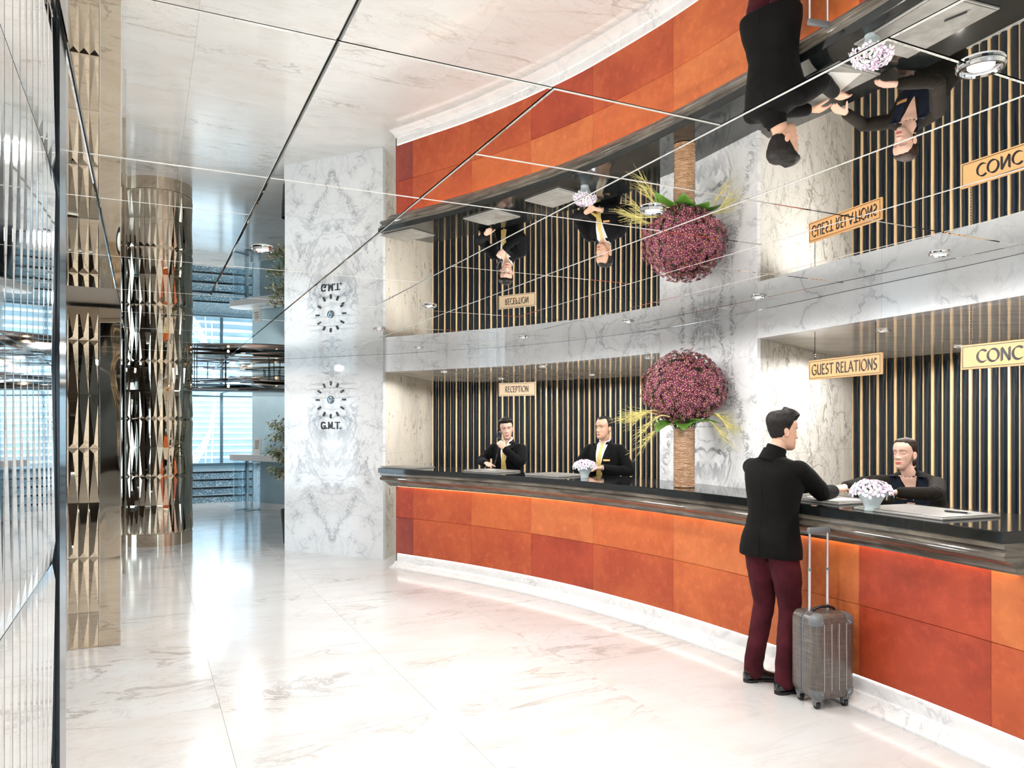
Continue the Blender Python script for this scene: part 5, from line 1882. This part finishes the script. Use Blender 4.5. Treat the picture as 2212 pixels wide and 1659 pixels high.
        for i in range(9):
            t = i / 8
            x = sx * (.012 + .036 * t); z = .1375 + .006 * math.sin(PI * min(1, t * 1.15) * .8) - .002 * t
            a = math.asin(max(-1, min(1, x / .075)))
            y = head_surface(z, a * 1.0, 1, fem).y
            # find the surface at this x
            best = min((abs(head_surface(z, q, 1, fem).x - x), head_surface(z, q, 1, fem).y) for q in [sx * .02 * j for j in range(60)])
            h_ = (.0038 if not fem else .0026) * (1 - .75 * t)
            rows.append([V((x, best[1] - .002, z - h_)), V((x, best[1] + .0022, z - h_ * .5)), V((x, best[1] + .0022, z + h_ * .6)), V((x, best[1] - .002, z + h_))])
        mb.rings(rows)
        mb.build('eyebrow', M[P['hair']], root, smooth=True, mw=hm @ Matrix.Scale(hs, 4))
    mb = MB()
    for zc, h0, dz in ((.0495, .0042, 1), (.0395, .0048, -1)):
        rows = []
        for i in range(13):
            x = -.0235 + .047 * i / 12
            w_ = max(.08, 1 - (x / .0245) ** 2)
            cz_ = P.get('smile', .001) * ((x / .0235) ** 2 - .35); z0_ = .0446 + cz_; z1_ = .0446 + cz_ + dz * (.0030 + h0 * 1.25 * w_ * (1 - (.22 * G(x, .004) if dz > 0 else 0)))
            row = []
            for z in (z0_, (z0_ + z1_) / 2, z1_):
                best = min((abs(head_surface(z, q, 1, fem).x - x), head_surface(z, q, 1, fem).y) for q in [-.5 + .0125 * j for j in range(81)])
                row.append(V((x, best[1] + .0012 * w_, z)))
            rows.append(row)
        mb.rings(rows, closed=False, cap=False)
    mb.build('lips', M[P['lips']], root, smooth=True, mw=hm @ Matrix.Scale(hs, 4))
    hair_geo(1, fem, P['style']).build('hair', M[P['hair']], root, smooth=True, mw=hm @ Matrix.Scale(hs, 4))
    # ---- trousers, shoes
    mb = MB()
    torso(mb, [(-.10, .130 * k, .10, 2.3, -.01), (-.04, .165 * k, .122, 2.3, -.012), (0, .172 * k, .125, 2.3, -.01), (.25, .155 * k, .108, 2.3, 0), (.45, .140 * k, .10, 2.3, 0)])
    for sd, kn, an in ((1, P['knee_r'], P['ank_r']), (-1, P['knee_l'], P['ank_l'])):
        kn, an = V(kn), V(an)
        limb(mb, [hip + V((sd * .083, -.01, -.05)), hip.lerp(kn, .5) + V((sd * .045, 0, -.02)), kn, an + V((0, 0, .04)), an + V((0, .004, -.018))], [.098 * k, .090 * k, .069 * k, .060 * k, .064 * k], 16)

    def wr_t(p):
        return .0045 * noise.noise(V((p.x * 9, p.y * 9, p.z * 16))) + .0022 * math.sin(p.z * 70 + 5 * noise.noise(p * 6)) * max(0, noise.noise(p * 4))
    me = remesh(mb, .009, 3, .5, wr_t); me.materials.append(M[P['trousers']]); link_mesh('trousers', me, root)
    for sd, an, fy in ((1, P['ank_r'], P.get('foot_r', 0)), (-1, P['ank_l'], P.get('foot_l', 0))):
        an = V(an)
        shoe(root, V((an.x, an.y, 0)) + Matrix.Rotation(math.radians(fy), 3, 'Z') @ V((0, -.060, 0)), math.radians(fy))
    # ---- jacket
    mb = MB()
    hem = P.get('hem', -.12)
    torso(mb, [(hem, .200 * k, .142, 2.5, -.012), (hem * .6, .198 * k, .142, 2.5, -.012), (0, .190 * k, .136, 2.5, -.008), (.25, .172 * k, .122, 2.4, 0), (.5, .160 * k, .114, 2.4, 0),
               (.8, .172 * k, .122, 2.4, 0), (1.0, .183 * k, .130, 2.5, 0), (1.3, .190 * k, .125, 2.5, -.004), (1.55, .198 * k, .108, 2.5, -.008), (1.70, .196 * k, .088, 2.4, -.012), (1.79, .182 * k, .074, 2.3, -.014), (1.89, .135 * k, .070, 2.2, -.014), (1.97, .085 * k, .066, 2.0, -.014), (2.05, .066 * k, .058, 2.0, -.012)])
    for s_, e_, w_, sd in arms:
        limb(mb, [s_.lerp(neck - up * .10, .30), s_, s_.lerp(e_, .30), e_, w_.lerp(e_, .07)], [.052 * k, .060 * k, .064 * k, .055 * k, .044 * k], 18)

    def wr_j(p):
        d = .004 * noise.noise(V((p.x * 7, p.y * 7, p.z * 10)))
        for s_, e_, w_, sd in arms:
            q = (p - e_).length
            if q < .20: d += .0042 * (1 - q / .20) * math.sin((p - e_).dot((w_ - s_).normalized()) * 120 + 9 * noise.noise(p * 11)) * (0.5 + noise.noise(p * 6 + V((3, 1, 2))))
        return d + .003 * max(0, noise.noise(p * 5)) * math.sin(p.z * 60 + p.x * 30)
    me = remesh(mb, .0085, 9, .5, wr_j); me.materials.append(M[P['jacket']])
    jk = link_mesh('jacket', me, root)
    bmj = bmesh.new(); bmj.from_mesh(me); tree = BVHTree.FromBMesh(bmj); bmj.free()
    fx, fy_ = X1, Y1

    def drape(name, rows, off, th, mat_, back=False, parent=root, smooth=True):
        """cloth laid on the chest: rows of (x, height along the chest) points pushed onto the jacket"""
        o3 = []
        sgn = -1 if back else 1
        for row in rows:
            rr = []
            for (x, h_) in row:
                base = neck + fx * x + up * h_
                hit = tree.ray_cast(base + fy_ * sgn * .6, fy_ * -sgn)
                y = (hit[0] - base).dot(fy_) if hit[0] is not None else .044 * sgn
                rr.append(base + fy_ * (y + sgn * off))
            o3.append(rr)
        q = MB(); m_ = len(o3[0])
        front = [p for r in o3 for p in r]
        backp = [p - fy_ * sgn * th for p in front]
        nr = len(o3)
        fs = []
        for i in range(nr - 1):
            for j in range(m_ - 1):
                a = i * m_ + j
                fs.append((a, a + 1, a + m_ + 1, a + m_))
                b = a + nr * m_
                fs.append((b, b + m_, b + m_ + 1, b + 1))
        edge = [(0, j) for j in range(m_)] + [(i, m_ - 1) for i in range(1, nr)] + [(nr - 1, j) for j in range(m_ - 2, -1, -1)] + [(i, 0) for i in range(nr - 2, 0, -1)]
        ids = [i * m_ + j for i, j in edge]
        for a, b in zip(ids, ids[1:] + ids[:1]): fs.append((a, b, b + nr * m_, a + nr * m_))
        q.add(front + backp, fs)
        return q.build(name, M[mat_], parent, smooth=40)

    def rowsV(fn_l, fn_r, h0, h1, n=12, m_=5):
        out = []
        for i in range(n + 1):
            t = i / n; h_ = h0 + (h1 - h0) * t
            a, b = fn_l(t), fn_r(t)
            out.append([(a + (b - a) * j / (m_ - 1), h_) for j in range(m_)])
        return out
    if P.get('front') == 'suit':
        drape('shirt_front', rowsV(lambda t: -.062 * (1 - t) - .004, lambda t: .062 * (1 - t) + .004, .0, -.36), .003, .006, 'shirt')
        drape('tie', rowsV(lambda t: -(.014 + .020 * t), lambda t: .014 + .020 * t, -.01, -.345), .008, .006, 'tie')
        for sd in (-1, 1):
            drape('lapel', rowsV(lambda t: sd * (.060 * (1 - t) + .004), lambda t: sd * (.060 * (1 - t) + .004 + .052 * math.sin(PI * min(1, .25 + t * .75)) ** .7 + .004), -.015, -.37, 14, 5), .007, .006, P['jacket'])
    if P.get('front') == 'vneck':
        drape('skin_v', rowsV(lambda t: -.055 * (1 - t) - .002, lambda t: .055 * (1 - t) + .002, .010, -.145), .004, .006, P['skin'])
        drape('blouse', rowsV(lambda t: -.05 * (1 - abs(2 * t - 1)) - .006, lambda t: .05 * (1 - abs(2 * t - 1)) + .006, -.08, -.36), .003, .006, 'navy')
        for sd in (-1, 1):
            drape('collar', rowsV(lambda t: sd * (.058 * (1 - t) + .004), lambda t: sd * (.058 * (1 - t) + .060 * math.sin(PI * min(1, .3 + t * .7)) ** .8 + .010), .012, -.36, 14, 5), .007, .006, 'navy')
    if P.get('badge'):
        bx, bh = P['badge']
        drape('name_badge', [[(bx - .032, bh + .009), (bx, bh + .009), (bx + .032, bh + .009)], [(bx - .032, bh - .009), (bx, bh - .009), (bx + .032, bh - .009)]], .012, .006, 'badge')
    # collars
    cdir_ = (hp + R3 @ V((0, -.012, .03)) * hs - neck).normalized()

    def collar(name, r0, r1, h0, h1, mat_, open_=0.0, n=28):
        q = MB(); rr = []
        xx = (fx - cdir_ * fx.dot(cdir_)).normalized(); yy = cdir_.cross(xx)
        for (r, h_) in ((r0, h0), (r1, h1), (r1 - .005, h1), (r0 - .006, h0)):
            ring = []
            for i in range(n + 1):
                a = PI / 2 + open_ + (2 * PI - 2 * open_) * i / n
                fr = max(0, math.sin(a))
                ring.append(neck + cdir_ * (h_ - .018 * fr) + xx * r * math.cos(a) + yy * (r * .98 * math.sin(a) - .012))
            rr.append(ring)
        m_ = n + 1
        vs = [p for r in rr for p in r]
        fs = []
        for i in range(4):
            for j in range(n):
                a, b = i * m_ + j, ((i + 1) % 4) * m_ + j
                fs.append((a, a + 1, b + 1, b))
        fs.append((0, m_, 2 * m_, 3 * m_)); fs.append((n, n + 3 * m_, n + 2 * m_, n + m_))
        q.add(vs, fs)
        return q.build(name, M[mat_], root, smooth=40)
    if P.get('front') == 'suit':
        collar('shirt_collar', .064, .060, -.012, .040, 'shirt', .22)
        collar('jacket_collar', .074, .068, -.025, .024, P['jacket'], .95)
    elif P.get('front') == 'vneck':
        collar('jacket_collar', .068, .064, -.025, .014, 'navy', 1.1)
    else:
        collar('roll_neck', .070, .064, -.03, .058, 'knit', .0)
        collar('jacket_collar', .086, .076, -.045, .026, P['jacket'], .9)
        drape('back_vent', rowsV(lambda t: -.012, lambda t: .012 + .006 * t, -.50, -.665, 8, 3), .003, .004, P['jacket'], back=True)
        drape('back_seam', rowsV(lambda t: -.0022, lambda t: .0022, -.05, -.50, 14, 2), .0012, .003, 'suit', back=True)
    for s_, e_, w_, sd in arms:
        if P.get('front') == 'suit' or P.get('cuffs'):
            d = (w_ - e_).normalized()
            q = MB(); q.tube([w_ - d * .035, w_ - d * .004], [.034, .032], 18)
            q.build('shirt_cuff', M['shirt'], root, smooth=40)
    return root


# customer, seen from behind
cl_ = V((1.678, 4.866, 0)); cyaw = math.radians(-54)
ci = (Matrix.Translation(cl_) @ Matrix.Rotation(cyaw, 4, 'Z')).inverted()
lw = lambda *p: tuple(ci @ V(p))
person(cl_, cyaw, 'man in black jacket and burgundy trousers standing at the counter, back turned', dict(
    skin='skin', hair='hair_black', style='quiff', lips='lip', jacket='jacket', trousers='burgundy',
    hip=(0, -.04, .935), chest=(0, -.015, 1.255), neck=(0, -.005, 1.458), head=(.022, .030, 1.503), headrot=(-30, -4, 0), twist=0,
    elb_r=lw(1.985, 4.885, 1.216), wri_r=lw(2.125, 5.045, 1.222), elb_l=lw(1.83, 5.33, 1.225), wri_l=lw(2.06, 5.30, 1.222),
    hand_r=((.15, 1, .10), (0, .1, 1), .30), hand_l=((.5, .8, 0), (0, 0, 1), .35),
    knee_r=(.095, .015, .50), knee_l=(-.105, .03, .50), ank_r=(.125, -.085, .085), ank_l=(-.125, -.055, .085), foot_r=-20, foot_l=-26, hem=-.115, lid=.35))

# receptionist on the telephone
ra_ = V((-.051, 9.03, 0)); ryaw = math.radians(180 - 8)
rp = person(ra_, ryaw, 'smiling receptionist in dark suit and gold tie holding a telephone', dict(
    skin='skin_pale', hair='hair_black', style='short', lips='lip', jacket='suit', trousers='suit', front='suit',
    hip=(0, -.02, .93), chest=(0, .0, 1.235), neck=(0, .0, 1.465), head=(.0, .03, 1.500), headrot=(10, -3, 6), twist=-14,
    smile=.0045, elb_r=(.30, .10, 1.235), wri_r=(.20, .33, 1.222), elb_l=(-.185, .235, 1.215), wri_l=(.005, .235, 1.385),
    hand_r=((-.4, .9, 0), (0, 0, 1), .35), hand_l=((.62, -.15, .80), (-.25, .95, .25), .95),
    knee_r=(.095, .015, .50), knee_l=(-.105, .02, .50), ank_r=(.11, -.03, .085), ank_l=(-.11, -.03, .085), lid=.30))
# second receptionist
rb_ = V((.975, 8.05, 0)); byaw = math.radians(180 - 22)
person(rb_, byaw, 'receptionist in dark suit with name badge behind the white flowers, looking sideways', dict(
    skin='skin', hair='hair_black', style='receding', lips='lip', jacket='suit', trousers='suit', front='suit',
    hip=(0, -.02, .935), chest=(0, .0, 1.245), neck=(0, .0, 1.480), head=(.0, .032, 1.513), headrot=(-26, 2, 0), twist=-12,
    elb_r=(.285, .07, 1.19), wri_r=(.115, .30, 1.235), elb_l=(-.29, .05, 1.17), wri_l=(-.05, .30, 1.222),
    hand_r=((-.65, .7, -.05), (0, .15, 1), .40), hand_l=((.6, .7, 0), (0, .1, 1), .40), badge=(-.085, -.185),
    knee_r=(.095, .015, .50), knee_l=(-.105, .02, .50), ank_r=(.11, -.03, .085), ank_l=(-.11, -.03, .085), lid=.55, gaze=(-6, 4)))
# woman leaning over the counter
wo = V((3.06, 5.47, 0)); wyaw = math.atan2(-.80, -.60) - PI / 2
wi = (Matrix.Translation(wo) @ Matrix.Rotation(wyaw, 4, 'Z')).inverted()
ww = lambda *p: tuple(wi @ V(p))
nk = ww(2.772, 5.335, 1.315)
hd_ = ww(2.735, 5.325, 1.345)
person(wo, wyaw, 'woman with dark pulled-back hair and dark uniform leaning over the counter, eyes lowered', dict(
    fem=True, skin='skin_pale', hair='hair_brown', style='bun', lips='lip_red', jacket='suit_brown', trousers='suit_brown', front='vneck',
    hip=(0, -.02, .86), chest=(nk[0] * .62, nk[1] * .62, 1.12), neck=nk, head=hd_, headrot=(-20, 5, 2), headsc=.93, twist=0,
    elb_l=ww(2.70, 4.86, 1.215), wri_l=ww(2.47, 4.90, 1.222), elb_r=ww(2.55, 5.55, 1.235), wri_r=ww(2.33, 5.35, 1.222),
    hand_l=(tuple(wi.to_3x3() @ V((-1, .15, 0))), (0, 0, 1), .35), hand_r=(tuple(wi.to_3x3() @ V((-.85, -.5, 0))), (0, 0, 1), .30), badge=(.075, -.13),
    knee_r=(.08, .03, .47), knee_l=(-.09, .03, .47), ank_r=(.09, -.04, .085), ank_l=(-.09, -.04, .085), lid=-.35, gaze=(0, -20), hem=-.10))

# telephone handset held by the first receptionist
rm = Matrix.Translation(ra_) @ Matrix.Rotation(ryaw, 4, 'Z')
h0 = rm @ V((.092, .055, 1.615)); h1 = rm @ V((.070, .150, 1.490))
tp = empty('telephone_handset', tuple(h1), label='black telephone handset with cord at the receptionist\'s ear', cat='telephone')
d = (h0 - h1); dn = d.normalized(); outv = (rm.to_3x3() @ V((.9, .35, 0))).normalized(); outv = (outv - dn * outv.dot(dn)).normalized()
pts = [V((0, 0, 0)) + dn * d.length * t + outv * (.030 * math.sin(PI * t)) for t in (0, .12, .3, .5, .7, .88, 1)]
mb = MB(); mb.tube(pts, [.014, .016, .0125, .012, .0125, .016, .014], 12); mb.build('handle', M['ink'], tp, smooth=True)
for q in (V((0, 0, 0)), dn * d.length):
    mb = MB(); a0 = q - outv * .020; mb.tube([q + outv * .004, q - outv * .008, q - outv * .016], [.018, .022, .021], 16); mb.build('capsule', M['ink'], tp, smooth=40)
base = rm @ V((.13, .50, 1.165))
c0 = V((0, 0, 0)); c1 = base - h1
mb = MB(); mb.tube([c0.lerp(c1, t) + V((0, 0, -.10 * math.sin(PI * t))) + outv * .01 * math.sin(t * 150) for t in [i / 60 for i in range(61)]], .0035, 6); mb.build('cord', M['ink'], tp, smooth=True)
